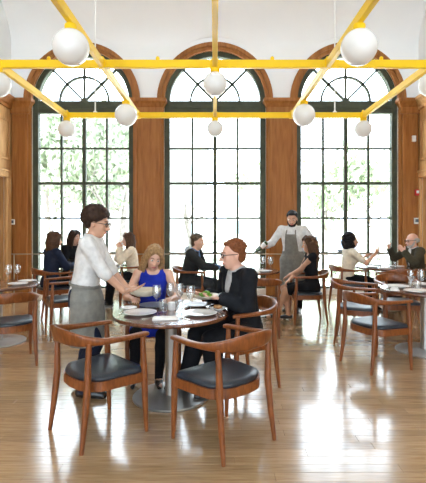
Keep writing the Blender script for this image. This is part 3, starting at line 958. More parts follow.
# ------------------------------------------------------------------ people: bodies as one blended surface (signed distance field -> surface nets)
class Field:
    def __init__(s, lo, hi, vox):
        s.lo = np.array(lo, float); s.vox = vox
        s.n = np.ceil((np.array(hi, float) - s.lo) / vox).astype(int) + 1
        s.F = np.full(s.n, 1.0, np.float32)
        s.ax = [s.lo[i] + vox * np.arange(s.n[i]) for i in range(3)]
    def sub(s, lo, hi):
        a = np.clip(np.floor((np.array(lo) - s.lo) / s.vox).astype(int), 0, s.n - 1)
        b = np.clip(np.ceil((np.array(hi) - s.lo) / s.vox).astype(int) + 1, 1, s.n)
        sl = tuple(slice(a[i], b[i]) for i in range(3))
        g = np.meshgrid(*[s.ax[i][sl[i]] for i in range(3)], indexing='ij')
        return sl, g
    def put(s, sl, d, k):
        f = s.F[sl]
        if k > 0:
            h = np.clip(.5 + .5 * (f - d) / k, 0, 1)
            s.F[sl] = f * (1 - h) + d * h - k * h * (1 - h)
        else:
            s.F[sl] = np.minimum(f, d)
    def cone(s, a, ra, b, rb, k=.02):
        a, b = np.array(a, float), np.array(b, float)
        m = max(ra, rb) + k + 2 * s.vox
        sl, g = s.sub(np.minimum(a, b) - m, np.maximum(a, b) + m)
        ab = b - a
        q = [g[i] - a[i] for i in range(3)]
        t = np.clip((q[0] * ab[0] + q[1] * ab[1] + q[2] * ab[2]) / max(1e-9, ab @ ab), 0, 1)
        d = np.sqrt(sum((q[i] - t * ab[i]) ** 2 for i in range(3))) - (ra + (rb - ra) * t)
        s.put(sl, d, k)
    def chain(s, pts, rad, k=.02):
        for i in range(len(pts) - 1):
            s.cone(pts[i], rad[i], pts[i + 1], rad[i + 1], k)
    def ell(s, c, r, M=None, k=.02):
        c = np.array(c, float); r = np.array(r, float)
        m = r.max() + k + 2 * s.vox
        sl, g = s.sub(c - m, c + m)
        q = [g[i] - c[i] for i in range(3)]
        if M is not None:
            Mi = np.array(M.to_3x3().transposed())
            q = [Mi[i][0] * q[0] + Mi[i][1] * q[1] + Mi[i][2] * q[2] for i in range(3)]
        k0 = np.sqrt(sum((q[i] / r[i]) ** 2 for i in range(3)))
        k1 = np.sqrt(sum((q[i] / r[i] ** 2) ** 2 for i in range(3))) + 1e-9
        s.put(sl, k0 * (k0 - 1) / k1, k)
    def torso(s, org, up, right, secs, infl=0.0, k=.02):
        """secs: (t, half width, half depth, forward offset) along 'up' from org"""
        org, up, right = (np.array(v, float) for v in (org, up, right))
        fwd = np.cross(up, right)
        ts = np.array([q[0] for q in secs]); hw = np.array([q[1] for q in secs]) + infl; hd = np.array([q[2] for q in secs]) + infl; fo = np.array([q[3] for q in secs])
        e = [org + up * ts[0], org + up * ts[-1]]
        m = hw.max() + k + 2 * s.vox + .03
        sl, g = s.sub(np.minimum(*e) - m, np.maximum(*e) + m)
        q = [g[i] - org[i] for i in range(3)]
        t = sum(q[i] * up[i] for i in range(3)); x = sum(q[i] * right[i] for i in range(3)); y = sum(q[i] * fwd[i] for i in range(3))
        tc = np.clip(t, ts[0], ts[-1])
        W, D, O = np.interp(tc, ts, hw), np.interp(tc, ts, hd), np.interp(tc, ts, fo)
        y = y - O
        k0 = np.sqrt((x / W) ** 2 + (y / D) ** 2); k1 = np.sqrt((x / W ** 2) ** 2 + (y / D ** 2) ** 2) + 1e-9
        d2 = np.where(k0 < 1e-4, -np.minimum(W, D), k0 * (k0 - 1) / k1)
        dt = np.abs(t - tc)
        d = np.where(dt > 0, np.sqrt(np.maximum(d2, 0) ** 2 + dt ** 2), d2)
        s.put(sl, d, k)
    def cut(s, fn):
        g = np.meshgrid(*s.ax, indexing='ij')
        s.F = np.maximum(s.F, fn(*g).astype(np.float32))
    def mesh(s, name, relax=1):
        F = s.F.copy()
        F[0], F[-1] = 1, 1; F[:, 0], F[:, -1] = 1, 1; F[:, :, 0], F[:, :, -1] = 1, 1
        ins = F < 0
        c = np.zeros(np.array(F.shape) - 1, np.int8)
        cor = [(i, j, k) for i in (0, 1) for j in (0, 1) for k in (0, 1)]
        nx, ny, nz = F.shape
        for i, j, k in cor:
            c += ins[i:nx - 1 + i, j:ny - 1 + j, k:nz - 1 + k]
        act = np.argwhere((c > 0) & (c < 8))
        idx = np.full(c.shape, -1, np.int64)
        idx[tuple(act.T)] = np.arange(len(act))
        P = np.zeros((len(act), 3)); cnt = np.zeros(len(act))
        val = {q: F[act[:, 0] + q[0], act[:, 1] + q[1], act[:, 2] + q[2]] for q in cor}
        for q in cor:
            for ax in range(3):
                if q[ax] == 0:
                    r_ = list(q); r_[ax] = 1; r_ = tuple(r_)
                    a, b = val[q], val[r_]
                    cr = (a < 0) != (b < 0)
                    t = np.where(cr, a / np.where(cr, a - b, 1), 0)
                    p = np.array(q, float)[None, :].repeat(len(act), 0); p[:, ax] += t
                    P[cr] += p[cr]; cnt[cr] += 1
        P = P / cnt[:, None] + act
        V = P * s.vox + s.lo
        quads = []
        for ax in range(3):
            u, v = (ax + 1) % 3, (ax + 2) % 3
            sl0 = [slice(None)] * 3; sl1 = [slice(None)] * 3
            sl0[ax] = slice(0, -1); sl1[ax] = slice(1, None)
            ch = ins[tuple(sl0)] != ins[tuple(sl1)]
            e = np.argwhere(ch)
            e = e[(e[:, u] > 0) & (e[:, v] > 0) & (e[:, u] < F.shape[u] - 1) & (e[:, v] < F.shape[v] - 1)]
            def cell(du, dv):
                w = e.copy(); w[:, u] -= du; w[:, v] -= dv
                return idx[tuple(w.T)]
            q = np.stack([cell(1, 1), cell(0, 1), cell(0, 0), cell(1, 0)], 1)
            fl = ~ins[tuple(e.T)]
            q[fl] = q[fl][:, ::-1]
            quads.append(q)
        Q = np.concatenate(quads)
        Q = Q[(Q >= 0).all(1)]
        for _ in range(relax):
            S = np.zeros_like(V); n_ = np.zeros(len(V))
            for a, b in ((0, 1), (1, 2), (2, 3), (3, 0)):
                np.add.at(S, Q[:, a], V[Q[:, b]]); np.add.at(n_, Q[:, a], 1)
                np.add.at(S, Q[:, b], V[Q[:, a]]); np.add.at(n_, Q[:, b], 1)
            V = V * .5 + .5 * S / np.maximum(n_, 1)[:, None]
        me = bpy.data.meshes.new(name)
        me.vertices.add(len(V)); me.vertices.foreach_set('co', V.ravel())
        me.loops.add(len(Q) * 4); me.loops.foreach_set('vertex_index', Q.ravel().astype(np.int32))
        me.polygons.add(len(Q)); me.polygons.foreach_set('loop_start', np.arange(0, len(Q) * 4, 4, dtype=np.int32))
        me.update(calc_edges=True)
        me.shade_smooth()
        return me

def ik(a, tgt, l1, l2, hint):
    d = tgt - a
    L = min(d.length, (l1 + l2) * .99)
    dn_ = d.normalized()
    k = (l1 * l1 - l2 * l2 + L * L) / (2 * L)
    h = math.sqrt(max(l1 * l1 - k * k, 0))
    p = hint - dn_ * hint.dot(dn_)
    p.normalize()
    return a + dn_ * k + p * h, a + dn_ * L

V3 = Vector
class Person:
    def __init__(s, label, loc, face, sit=True, S=1.0, female=False, lean=5, side=0, head=(0, 0, 0), hands=None, palm=None, hdir=None, elbow=None, feet=None, knees=None, vox=.011, curl=.5, twist=0):
        s.root = tag(empty('person', (loc[0], loc[1], 0), face_angle(face)), label, 'person')
        s.inv = (Matrix.Translation((loc[0], loc[1], 0)) @ Matrix.Rotation(face_angle(face), 4, 'Z')).inverted()
        s.S, s.fem, s.sit, s.vox, s.curl = S, female, sit, vox, curl
        s.hip = V3((0, -.06 if sit else 0, (.465 + .085 * S) if sit else .90 * S))
        rot = Euler((-R(lean), R(side), 0)).to_matrix()
        s.up = rot @ V3((0, 0, 1)); 
        s.right = rot @ V3((1, 0, 0))
        s.right = Matrix.Rotation(R(twist), 3, s.up) @ s.right
        s.fwd = s.up.cross(s.right)
        sw = (.165 if female else .190) * S
        s.neck = s.hip + s.up * .535 * S
        s.sh = {q: s.hip + s.up * .468 * S + s.right * sw * q for q in (1, -1)}
        hy, hp, hr = head
        s.HM = (Matrix.Rotation(R(hy), 3, 'Z') @ Matrix.Rotation(R(-hp), 3, 'X') @ Matrix.Rotation(R(hr), 3, 'Y'))
        # head carried forward of the neck
        s.hc = s.neck + (s.up * .55 + V3((0, 0, 1)) * .45).normalized() * .112 * S + s.HM @ V3((0, .026 * S, .004))
        s.hs = 1.04 * S if not female else 1.02 * S
        s.el, s.wr = {}, {}
        s.hd, s.pn = {}, {}
        for q in (1, -1):
            tgt = hands[0 if q == 1 else 1] if hands else None
            if tgt is None:
                tgt = s.sh[q] + V3((.05 * q, .12, -.50 * S))
            else:
                tgt = s.inv @ V3(tgt)
            hint = (elbow[0 if q == 1 else 1] if elbow and elbow[0 if q == 1 else 1] else V3((.5 * q, -.5, -1)))
            s.el[q], s.wr[q] = ik(s.sh[q], tgt, .285 * S, .255 * S, V3(hint))
            d = (s.wr[q] - s.el[q]).normalized()
            if hdir and hdir[0 if q == 1 else 1]:
                d = (V3(hdir[0 if q == 1 else 1])).normalized()
            n = V3(palm[0 if q == 1 else 1]) if palm and palm[0 if q == 1 else 1] else V3((-.3 * q, 0, -1))
            n = (n - d * n.dot(d)).normalized()
            s.hd[q], s.pn[q] = d, n
        s.hj, s.kn, s.an = {}, {}, {}
        for q in (1, -1):
            i = 0 if q == 1 else 1
            s.hj[q] = s.hip + V3((.088 * S * q, 0, -.01))
            if feet and feet[i]:
                f = V3(feet[i])
            elif sit:
                f = V3((.11 * q, .40 * S, .075))
            else:
                f = V3((.10 * q, .0, .075))
            hint = V3(knees[i]) if knees and knees[i] else (V3((.15 * q, 1, .9)) if sit else V3((.05 * q, 1, 0)))
            s.kn[q], s.an[q] = ik(s.hj[q], f, .43 * S, .41 * S, hint)
    # section tables -------------------------------------------------
    def secs(s, t0=-.12, t1=.60):
        if s.fem:
            T = [(-.12, .145, .095, 0), (-.02, .172, .118, -.005), (.08, .150, .100, 0), (.17, .122, .085, 0), (.27, .132, .098, .008), (.34, .142, .108, .014), (.41, .146, .090, .0), (.47, .125, .068, -.008), (.515, .075, .055, -.008), (.545, .050, .05, -.004)]
        else:
            T = [(-.12, .150, .100, 0), (-.02, .168, .118, 0), (.08, .156, .110, 0), (.18, .150, .106, .004), (.28, .165, .112, .008), (.36, .176, .116, .008), (.43, .178, .098, 0), (.485, .140, .074, -.006), (.525, .080, .060, -.006), (.555, .058, .058, 0)]
        T = [(a * s.S, b * s.S, c * s.S, d * s.S) for a, b, c, d in T]
        ts = [q[0] for q in T]
        out = [tuple([t0 * s.S] + [float(np.interp(t0 * s.S, ts, [q[i] for q in T])) for i in (1, 2, 3)])]
        out += [q for q in T if t0 * s.S < q[0] < t1 * s.S]
        out += [tuple([t1 * s.S] + [float(np.interp(t1 * s.S, ts, [q[i] for q in T])) for i in (1, 2, 3)])]
        return out
    def H(s, p):
        return s.hc + s.HM @ (V3(p) * s.hs)
    def field(s, vox=None, pad=.12):
        P = [s.hip, s.neck, s.H((0, 0, .25)), s.H((0, .2, 0)), s.H((0, -.2, -.3))] + list(s.sh.values()) + list(s.el.values()) + list(s.kn.values()) + list(s.an.values())
        for q in (1, -1):
            P += [s.wr[q], s.wr[q] + s.hd[q] * .2, s.an[q] + V3((0, .22, -.08)), s.an[q] + V3((0, -.1, -.08))]
        A = np.array([tuple(p) for p in P])
        return Field(A.min(0) - pad, A.max(0) + pad, vox or s.vox)
    def arm(s, f, q, infl, upto=2.0, k=.02, cuff=None):
        b = .9 if s.fem else 1.0
        a0, a1, a2 = s.sh[q], s.el[q], s.wr[q]
        r0, r1, r2 = .052 * b * s.S + infl, .041 * b * s.S + infl, .029 * b * s.S + infl
        if upto <= 1:
            f.cone(a0, r0, a0.lerp(a1, upto), r0 + (r1 - r0) * upto, k)
        else:
            f.cone(a0, r0, a1, r1, k)
            e = a1.lerp(a2, upto - 1)
            f.cone(a1, r1, e, r1 + (r2 - r1) * (upto - 1) + (cuff or 0), k)
    def leg(s, f, q, infl, upto=2.0, k=.02, flare=0.0):
        b = .95 if s.fem else 1.0
        h, kn, an = s.hj[q], s.kn[q], s.an[q]
        f.cone(h, .088 * s.S * b + infl, h.lerp(kn, min(1, upto)), (.088 - .028 * min(1, upto)) * s.S * b + infl + flare * .3, k)
        if upto > 1:
            mid = kn.lerp(an, .32) + V3((0, -.012, 0))
            e = kn.lerp(an, upto - 1)
            f.cone(kn, .058 * s.S * b + infl, mid, .056 * s.S * b + infl + flare * .6, k)
            f.cone(mid, .056 * s.S * b + infl + flare * .6, e, .036 * s.S * b + infl + flare, k)
    def hand(s, f, q):
        S = s.S * (.92 if s.fem else 1.0)
        w, d, n = s.wr[q], s.hd[q], s.pn[q]
        sd = d.cross(n) * (1 if q == 1 else -1)
        M = Matrix((sd, d, n)).transposed()
        f.ell(w + d * .052 * S, (.041 * S, .056 * S, .018 * S), M, .012)
        c = s.curl[0 if q == 1 else 1] if hasattr(s.curl, '__len__') else s.curl
        for j, (o, L) in enumerate(((.030, .072), (.010, .082), (-.010, .076), (-.029, .060))):
            b = w + d * (.092 - .004 * abs(j - 1)) * S + sd * o * S
            a1, a2, a3 = c * .7, c * 1.7, c * 2.5
            p1 = b + (d * math.cos(a1) + n * math.sin(a1)) * L * .45 * S
            p2 = p1 + (d * math.cos(a2) + n * math.sin(a2)) * L * .32 * S
            p3 = p2 + (d * math.cos(a3) + n * math.sin(a3)) * L * .24 * S
            f.chain([b, p1, p2, p3], [.0098 * S, .0092 * S, .0085 * S, .0075 * S], .004)
        b = w + d * .028 * S + sd * .030 * S
        p1 = b + (d * .62 + sd * .72 + n * .25).normalized() * .040 * S
        p2 = p1 + (d * .90 + sd * .25 + n * (.2 + .5 * c)).normalized() * .034 * S
        f.chain([b, p1, p2], [.014 * S, .0115 * S, .009 * S], .006)
    def body(s, skin, nose=1.0):
        f = s.field()
        up, rt = s.up, s.right
        f.torso(s.hip, up, rt, s.secs(-.12, .545))
        if s.fem:
            for q in (1, -1):
                f.ell(s.hip + up * .325 * s.S + rt * .062 * q * s.S + s.fwd * .078 * s.S, (.052 * s.S, .045 * s.S, .052 * s.S), None, .03)
        f.cone(s.neck - up * .06, .052 * s.S * (.9 if s.fem else 1), s.H((0, -.015, -.045)), .052 * s.S * (.86 if s.fem else 1), .02)
        for q in (1, -1):
            f.cone(s.hip + up * .47 * s.S + rt * .08 * q * s.S, .048 * s.S, s.sh[q], .05 * s.S * (.88 if s.fem else 1), .03)
            s.arm(f, q, 0)
            s.leg(f, q, 0)
            f.cone(s.an[q], .036 * s.S, s.an[q] + V3((0, -.03, -.035)), .030, .015)
            f.cone(s.an[q] + V3((0, -.02, -.03)), .030, s.an[q] + V3((.012 * q, .135, -.05)), .022, .015)
        # head
        h = s.hs
        HMx = s.HM
        f.ell(s.H((0, -.012, .030)), (.076 * h, .096 * h, .092 * h), HMx, .02)
        f.ell(s.H((0, .020, -.030)), (.060 * h, .070 * h, .088 * h), HMx, .02)
        f.ell(s.H((0, .052, -.092)), (.030 * h, .030 * h, .024 * h), HMx, .02)
        f.ell(s.H((0, .078, .028)), (.048 * h, .016 * h, .012 * h), HMx, .015)
        f.cone(s.H((0, .090, .008)), .008 * h, s.H((0, .112 * nose, -.032)), .0135 * h, .008)
        f.cone(s.H((-.014, .095, -.036)), .009 * h, s.H((.014, .095, -.036)), .009 * h, .008)
        f.cone(s.H((-.018, .082, -.066)), .010 * h, s.H((.018, .082, -.066)), .010 * h, .012)
        for q in (1, -1):
            f.ell(s.H((.036 * q, .064, -.022)), (.022 * h, .018 * h, .022 * h), HMx, .02)
            f.ell(s.H((.076 * q, -.008, -.012)), (.009 * h, .019 * h, .032 * h), HMx, .006)
            s.hand(f, q)
        o = link('body', f.mesh('body'), skin, s.root)
        hr = s.HM.to_euler()
        def bit(name, p, r, mat, parent=o):
            m = MB().ball((0, 0, 0), [q * h for q in r], 10, 6)
            m.v = [tuple(s.H(p) + s.HM @ V3(v)) for v in m.v]
            return m.build(name, mat, parent, True, 80)
        for q in (1, -1):
            e = bit('eye', (.031 * q, .0805, .006), (.016, .009, .0085), 'eye_white')
            bit('iris', (.031 * q, .0865, .006), (.0068, .0050, .0075), 'eye_dark', o)
        bit('mouth', (0, .0925, -.067), (.025, .008, .0085), 'lip')
        s.skin = o
        return o
    def brows(s, mat):
        for q in (1, -1):
            m = MB()
            m.tube([s.H((.014 * q, .093, .030)), s.H((.032 * q, .090, .036)), s.H((.050 * q, .077, .030))], [.0028, .0032, .002], 6)
            m.build('eyebrow', mat, s.root, True)
    # clothing -------------------------------------------------------
    def cloth(s, name, mat, fn, cut=None, vox=None, relax=2):
        f = s.field(vox)
        fn(f)
        if cut:
            f.cut(cut)
        return link(name, f.mesh(name, relax), mat, s.root)
    def uvw(s, x, y, z):
        """grid -> torso coordinates (across, forward, along)"""
        o, r, w, u = s.hip, s.right, s.fwd, s.up
        q = (x - o.x, y - o.y, z - o.z)
        return (sum(a * b for a, b in zip(q, r)), sum(a * b for a, b in zip(q, w)), sum(a * b for a, b in zip(q, u)))
    def top(s, name, mat, infl=.014, arms=2.0, t0=-.10, t1=.512, vneck=None, cuff=.006, collar=None, bust=True):
        def fn(f):
            f.torso(s.hip, s.up, s.right, s.secs(t0, t1), infl)
            if s.fem and bust:
                for q in (1, -1):
                    f.ell(s.hip + s.up * .325 * s.S + s.right * .062 * q * s.S + s.fwd * .078 * s.S, [c * s.S + infl for c in (.052, .045, .052)], None, .03)
            for q in (1, -1):
                f.cone(s.hip + s.up * .465 * s.S + s.right * .08 * q * s.S, .048 * s.S + infl * .8, s.sh[q] if arms > 0 else s.hip + s.up * .460 * s.S + s.right * .122 * q * s.S, (.05 if arms > 0 else .044) * s.S * (.88 if s.fem else 1) + infl * .9, .03)
                if arms > 0:
                    s.arm(f, q, infl, arms, .025, cuff)
        cut = None
        if vneck:
            w0, tb, sharp = vneck        # half width at the collar, height where the V closes
            def cut(x, y, z):
                u, v, t = s.uvw(x, y, z)
                lim = np.clip((t - tb * s.S) / ((.53 - tb) * s.S), 0, 1) * w0
                return np.where((v > 0) & (t > tb * s.S), np.minimum(lim - np.abs(u), .05), -1.0)
        o = s.cloth(name, mat, fn, cut)
        if collar:
            c0 = s.neck - s.up * .012 * s.S
            m = MB()
            pts, rad = [], []
            for i in range(18):
                a = 2 * PI * i / 18
                rr = .070 * s.S * (.92 if s.fem else 1)
                pts.append(c0 + s.right * rr * math.cos(a) + s.fwd * (rr * math.sin(a)) - s.up * (.028 * max(0, math.sin(a))) * s.S)
            m.tube(pts, .013 * s.S, 8, closed=True, flat=1.7)
            m.build('collar', collar, o, True)
        return o
    def bottoms(s, name, mat, infl=.014, upto=1.96, flare=.018):
        def fn(f):
            f.torso(s.hip, s.up, s.right, s.secs(-.12, .06), infl)
            for q in (1, -1):
                s.leg(f, q, infl, upto, .02, flare)
        return s.cloth(name, mat, fn)
    def skirt(s, f, infl=.02, upto=.95):
        for q in (1, -1):
            s.leg(f, q, infl, upto, .03)
        a = (s.hj[1] + s.hj[-1]) / 2; b = (s.kn[1] + s.kn[-1]) / 2
        f.cone(a, .08 * s.S, a.lerp(b, upto), .055 * s.S, .04)
    def shoes(s, mat, heel=False):
        for q in (1, -1):
            a = s.an[q]
            z0 = -a.z
            f = Field(np.array(a) + np.array((-.12, -.14, -.12)), np.array(a) + np.array((.12, .27, .09)), .007)
            if heel:
                f.cone(a + V3((0, -.035, -.030)), .036, a + V3((0, .03, -.035)), .036, .02)
                f.cone(a + V3((0, .03, -.035)), .034, a + V3((.008 * q, .15, -.055)), .020, .02)
                f.cone(a + V3((0, -.05, -.04)), .016, a + V3((0, -.055, -.072)), .008, .01)
                f.cut(lambda x, y, z: (z - (a.z - .012) - 0 * x))
            else:
                f.cone(a + V3((0, -.035, -.022)), .046, a + V3((0, .03, -.02)), .046, .02)
                f.cone(a + V3((0, .02, -.028)), .045, a + V3((.014 * q, .165, -.045)), .036, .02)
                f.cut(lambda x, y, z: np.maximum(-(z - (a.z - .074)), z - (a.z + .035)))
            link('shoe', f.mesh('shoe', 1), mat, s.root)
    def glasses(s, mat='spectacle'):
        t = bpy.data.objects.new('glasses', None)
        m = MB()
        for q in (1, -1):
            m.tube([s.H((.034 * q + .024 * math.cos(a), .100, .004 + .018 * math.sin(a))) for a in np.linspace(0, 2 * PI, 15)[:-1]], .0034 * s.hs, 6, closed=True)
            m.tube([s.H((.058 * q, .098, .010)), s.H((.080 * q, .06, .010)), s.H((.083 * q, -.02, .006))], .003 * s.hs, 6)
        m.tube([s.H((-.010, .101, .008)), s.H((0, .106, .010)), s.H((.010, .101, .008))], .003 * s.hs, 6)
        return m.build('glasses', mat, s.root, True)
    # hair -----------------------------------------------------------
    def hair(s, mat, style, seed=1):
        rg = random.Random(seed)
        f = Field(np.array(s.H((0, 0, -.12))) - .36, np.array(s.H((0, 0, -.02))) + .30, .0085)
        h = s.hs
        def E(p, r, k=.015):
            f.ell(s.H(p), [q * h for q in r], s.HM, k)
        def strand(ps, rs, k=.012):
            f.chain([s.H(p) for p in ps], [q * h for q in rs], k)
        facecut = 0
        if style == 'short':
            E((0, -.026, .046), (.083, .097, .088)); E((0, -.055, -.01), (.074, .062, .075))
            E((0, .035, .098), (.058, .055, .026))
        elif style == 'curly_short':
            E((0, -.03, .05), (.09, .10, .095))
            for i in range(230):
                a, b = rg.uniform(0, 2 * PI), math.asin(rg.uniform(-.95, 1))
                p = (.094 * math.cos(b) * math.cos(a), -.028 + .104 * math.cos(b) * math.sin(a), .052 + .098 * math.sin(b))
                if (p[1] > .045 and p[2] < .075) or (p[1] > -.03 and p[2] < .01):
                    continue
                E(p, [rg.uniform(.018, .030)] * 3, .006)
        elif style in ('long', 'long_curly', 'long_side'):
            E((0, -.022, .042), (.086, .100, .095)); E((0, -.06, -.02), (.082, .062, .10))
            L = -.27 if style == 'long' else -.36
            for i in range(34):
                a = PI + PI * i / 33 if style != 'long_side' else PI * .88 + PI * 1.16 * i / 33
                cx, cy = math.cos(a), math.sin(a)
                w = rg.uniform(.9, 1.12)
                sway = rg.uniform(-.02, .02)
                ps = [(.075 * cx, -.02 + .075 * cy, .05), (.094 * cx * w, -.018 + .088 * cy * w, -.04), (.098 * cx * w + sway, -.012 + .085 * cy * w, -.14), (.088 * cx * w + sway, .0 + .075 * cy * w, L + rg.uniform(-.03, .04))]
                if style == 'long_curly':
                    ps = [(p[0] * (1 + .05 * j) + rg.uniform(-.012, .012), p[1] + rg.uniform(-.012, .012), p[2]) for j, p in enumerate(ps)]
                strand(ps, (.02, .023, .021, .009))
            # parting: front locks framing the face
            for q in (1, -1):
                strand([(.01 * q, .055, .118), (.055 * q, .068, .080), (.080 * q, .045, .015), (.086 * q, .030, -.08), (.080 * q, .035, -.20)], (.016, .018, .018, .022, .010))
                strand([(.008 * q, .03, .128), (.06 * q, .04, .10), (.088 * q, .010, .01), (.092 * q, .0, -.10), (.085 * q, .01, -.24)], (.02, .022, .022, .024, .010))
            if style == 'long_curly':
                for i in range(70):
                    a = PI * .85 + PI * 1.3 * rg.random()
                    z = rg.uniform(-.26, .10)
                    rr = .094 + (.012 if z < -.05 else 0)
                    E((rr * math.cos(a), -.02 + rr * math.sin(a), z), [rg.uniform(.016, .026)] * 3, .007)
        elif style == 'bob_curly':
            E((0, -.03, .045), (.094, .104, .098)); E((0, -.06, -.02), (.10, .075, .10))
            for i in range(150):
                a, b = rg.uniform(0, 2 * PI), math.asin(rg.uniform(-.95, 1))
                p = (.108 * math.cos(b) * math.cos(a), -.045 + .108 * math.cos(b) * math.sin(a), .0 + .145 * math.sin(b))
                if p[1] > .025 and p[2] < .085:
                    continue
                E(p, [rg.uniform(.018, .032)] * 3, .007)
        elif style == 'balding':
            E((0, -.052, .0), (.0795, .068, .052))
            for q in (1, -1):
                E((.070 * q, -.03, .005), (.014, .05, .042))
        elif style == 'receding':
            E((0, -.028, .050), (.083, .094, .086)); E((0, -.058, -.01), (.074, .060, .070)); E((0, .03, .100), (.045, .045, .022))
        tuft = {'short': (110, (0, -.026, .046), (.083, .097, .088), -.05), 'receding': (90, (0, -.030, .050), (.083, .093, .086), -.05), 'long': (60, (0, -.022, .042), (.088, .102, .096), .2),
                'long_side': (60, (0, -.022, .042), (.088, .102, .096), .2), 'balding': (50, (0, -.052, .0), (.0795, .068, .052), -.6)}.get(style)
        if tuft:
            n_, c_, r_, lo_ = tuft
            for i in range(n_):
                a, b = rg.uniform(0, 2 * PI), math.asin(rg.uniform(lo_, 1))
                p = (c_[0] + r_[0] * math.cos(b) * math.cos(a), c_[1] + r_[1] * math.cos(b) * math.sin(a), c_[2] + r_[2] * math.sin(b))
                if p[1] > .02 and p[2] < .092:
                    continue
                if style == 'balding' and p[2] > .04:
                    continue
                E(p, (.011, .018, .009), .006)
        # keep the face clear of hair
        fc, fr = s.H((0, .098, -.018)), [q * h for q in (.060, .062, .092)]
        Mi = np.array(s.HM.transposed())
        def clear(x, y, z):
            q = (x - fc.x, y - fc.y, z - fc.z)
            q = [Mi[i][0] * q[0] + Mi[i][1] * q[1] + Mi[i][2] * q[2] for i in range(3)]
            return (1 - np.sqrt(sum((q[i] / fr[i]) ** 2 for i in range(3)))) * min(fr)
        f.cut(clear)
        o = link('hair', f.mesh('hair', 1), mat, s.root)
        return o
    def beard(s, mat):
        f = Field(np.array(s.H((0, 0, 0))) - .2, np.array(s.H((0, 0, 0))) + .2, .007)
        h = s.hs
        f.ell(s.H((0, .050, -.088)), [c * h for c in (.048, .042, .036)], s.HM, .02)
        for q in (1, -1):
            f.chain([s.H((.066 * q, .002, -.015)), s.H((.060 * q, .022, -.06)), s.H((.035 * q, .055, -.09))], [.010 * h, .016 * h, .02 * h], .02)
        f.cone(s.H((-.02, .086, -.051)), .007 * h, s.H((.02, .086, -.051)), .007 * h, .01)
        return link('beard', f.mesh('beard', 1), mat, s.root)
    def suit(s, mat, shirt, tb=.16, w=.085, collar=True):
        s.top('shirt', shirt, .010, 1.97, -.05, .520, collar=shirt if collar else None)
        j = s.top('jacket', mat, .024, 1.90, -.14, .522, vneck=(w, tb, 0), cuff=.006)
        # lapels laid along the V
        for q in (1, -1):
            P = []
            for t, u in ((.515, .062), (.44, .080), (.34, .058), (.25, .034), (.18, .010)):
                hw = float(np.interp(t, [.18, .28, .36, .43, .485, .525], [.150, .165, .176, .178, .15, .10])) * s.S
                hd = float(np.interp(t, [.18, .28, .36, .43, .485, .525], [.106, .112, .116, .098, .08, .066])) * s.S + .026
                def surf(uu):
                    return s.hip + s.up * t * s.S + s.right * uu * q * s.S + s.fwd * (hd * math.sqrt(max(.02, 1 - (uu * s.S / hw) ** 2)) + .004)
                wd = .045 if t > .2 else .012
                P.append([surf(u), surf(u + wd), surf(u + wd) + s.fwd * .006, surf(u) + s.fwd * .008])
            MB().loft(P).build('lapel', mat, j, True)
        return j

WD = lambda *a: V3(a)

# 1 curly-haired waiter at the front table
p = Person('standing waiter with curly brown hair, white shirt and grey apron serving the front table', (-1.17, 3.88), (1, .04), sit=False, S=.985, lean=9, head=(-6, 12, 0),
           hands=((-.765, 3.84, .862), (-.80, 4.02, .90)), palm=((0, .3, 1), (0, 0, 1)), hdir=((0, 1, .12), (0, 1, .1)), elbow=(V3((.35, -.3, -1)), V3((-.4, -.6, -1))),
           feet=((.11, .03, .075), (-.10, -.06, .075)), vox=.0085, curl=(.28, .3))
p.body('skin_warm'); p.brows('hair_dark')
p.top('shirt', 'cloth_white', .013, 1.14, -.02, .522, cuff=.004, collar='cloth_white')
p.bottoms('trousers', 'cloth_denim', .012)
def apron_skirt(P, f, t_top, z_end, infl):
    f.torso(P.hip, P.up, P.right, P.secs(-.06, t_top), infl)
    secs_ = [(z_end - P.hip.z, .225 * P.S, .185 * P.S, .03), (-.25 * P.S, .215 * P.S, .17 * P.S, .02), (-.03, .205 * P.S + infl, .15 * P.S + infl, .005), (.04, .178 * P.S + infl, .125 * P.S + infl, .005)]
    f.torso(P.hip, (0, 0, 1), P.right, secs_, 0, .02)
p.cloth('apron', 'cloth_apron', lambda f: apron_skirt(p, f, .10, .46, .018), lambda x, y, z: np.minimum(-(y + .07), .05) + 0 * z)
m = MB().tube([p.hip + p.up * .085 + p.right * .176 * math.cos(a) + p.fwd * .131 * math.sin(a) for a in np.linspace(0, 2 * PI, 25)[:-1]], .009, 8, closed=True, flat=1.5)
m.build('apron_tie', 'cloth_apron', p.root, True)
p.shoes('shoe_black'); p.hair('hair_dark', 'curly_short', 3); p.glasses()

# 2 woman in royal blue
p = Person('seated woman with long blond hair in a sleeveless royal blue dress', (-.655, 4.56), (.12, -1), S=.965, female=True, lean=9, head=(10, 22, -8), side=-1,
           hands=((-.80, 4.20, .79), (-.43, 4.22, .78)), palm=((0, 0, -1), (0, 0, -1)), elbow=(V3((.7, -.5, -1)), V3((-.6, -.5, -1))), vox=.0085, curl=(.5, .5),
           feet=((.16, .42, .075), (-.07, .50, .075)))
p.body('skin_fair'); p.brows('hair_ash')
def dress(f, P=p):
    P.skirt(f, .018, .92)
p.top('dress', 'cloth_royal', .012, 0, -.12, .468)
p.cloth('skirt', 'cloth_royal', lambda f: (f.torso(p.hip, p.up, p.right, p.secs(-.12, .10), .016), dress(f)))
def tights(f):
    for q in (1, -1):
        p.leg(f, q, .006, 2.0, .02)
p.cloth('tights', 'cloth_black', tights)
p.shoes('shoe_black', True); p.hair('hair_blond', 'long_side', 5)

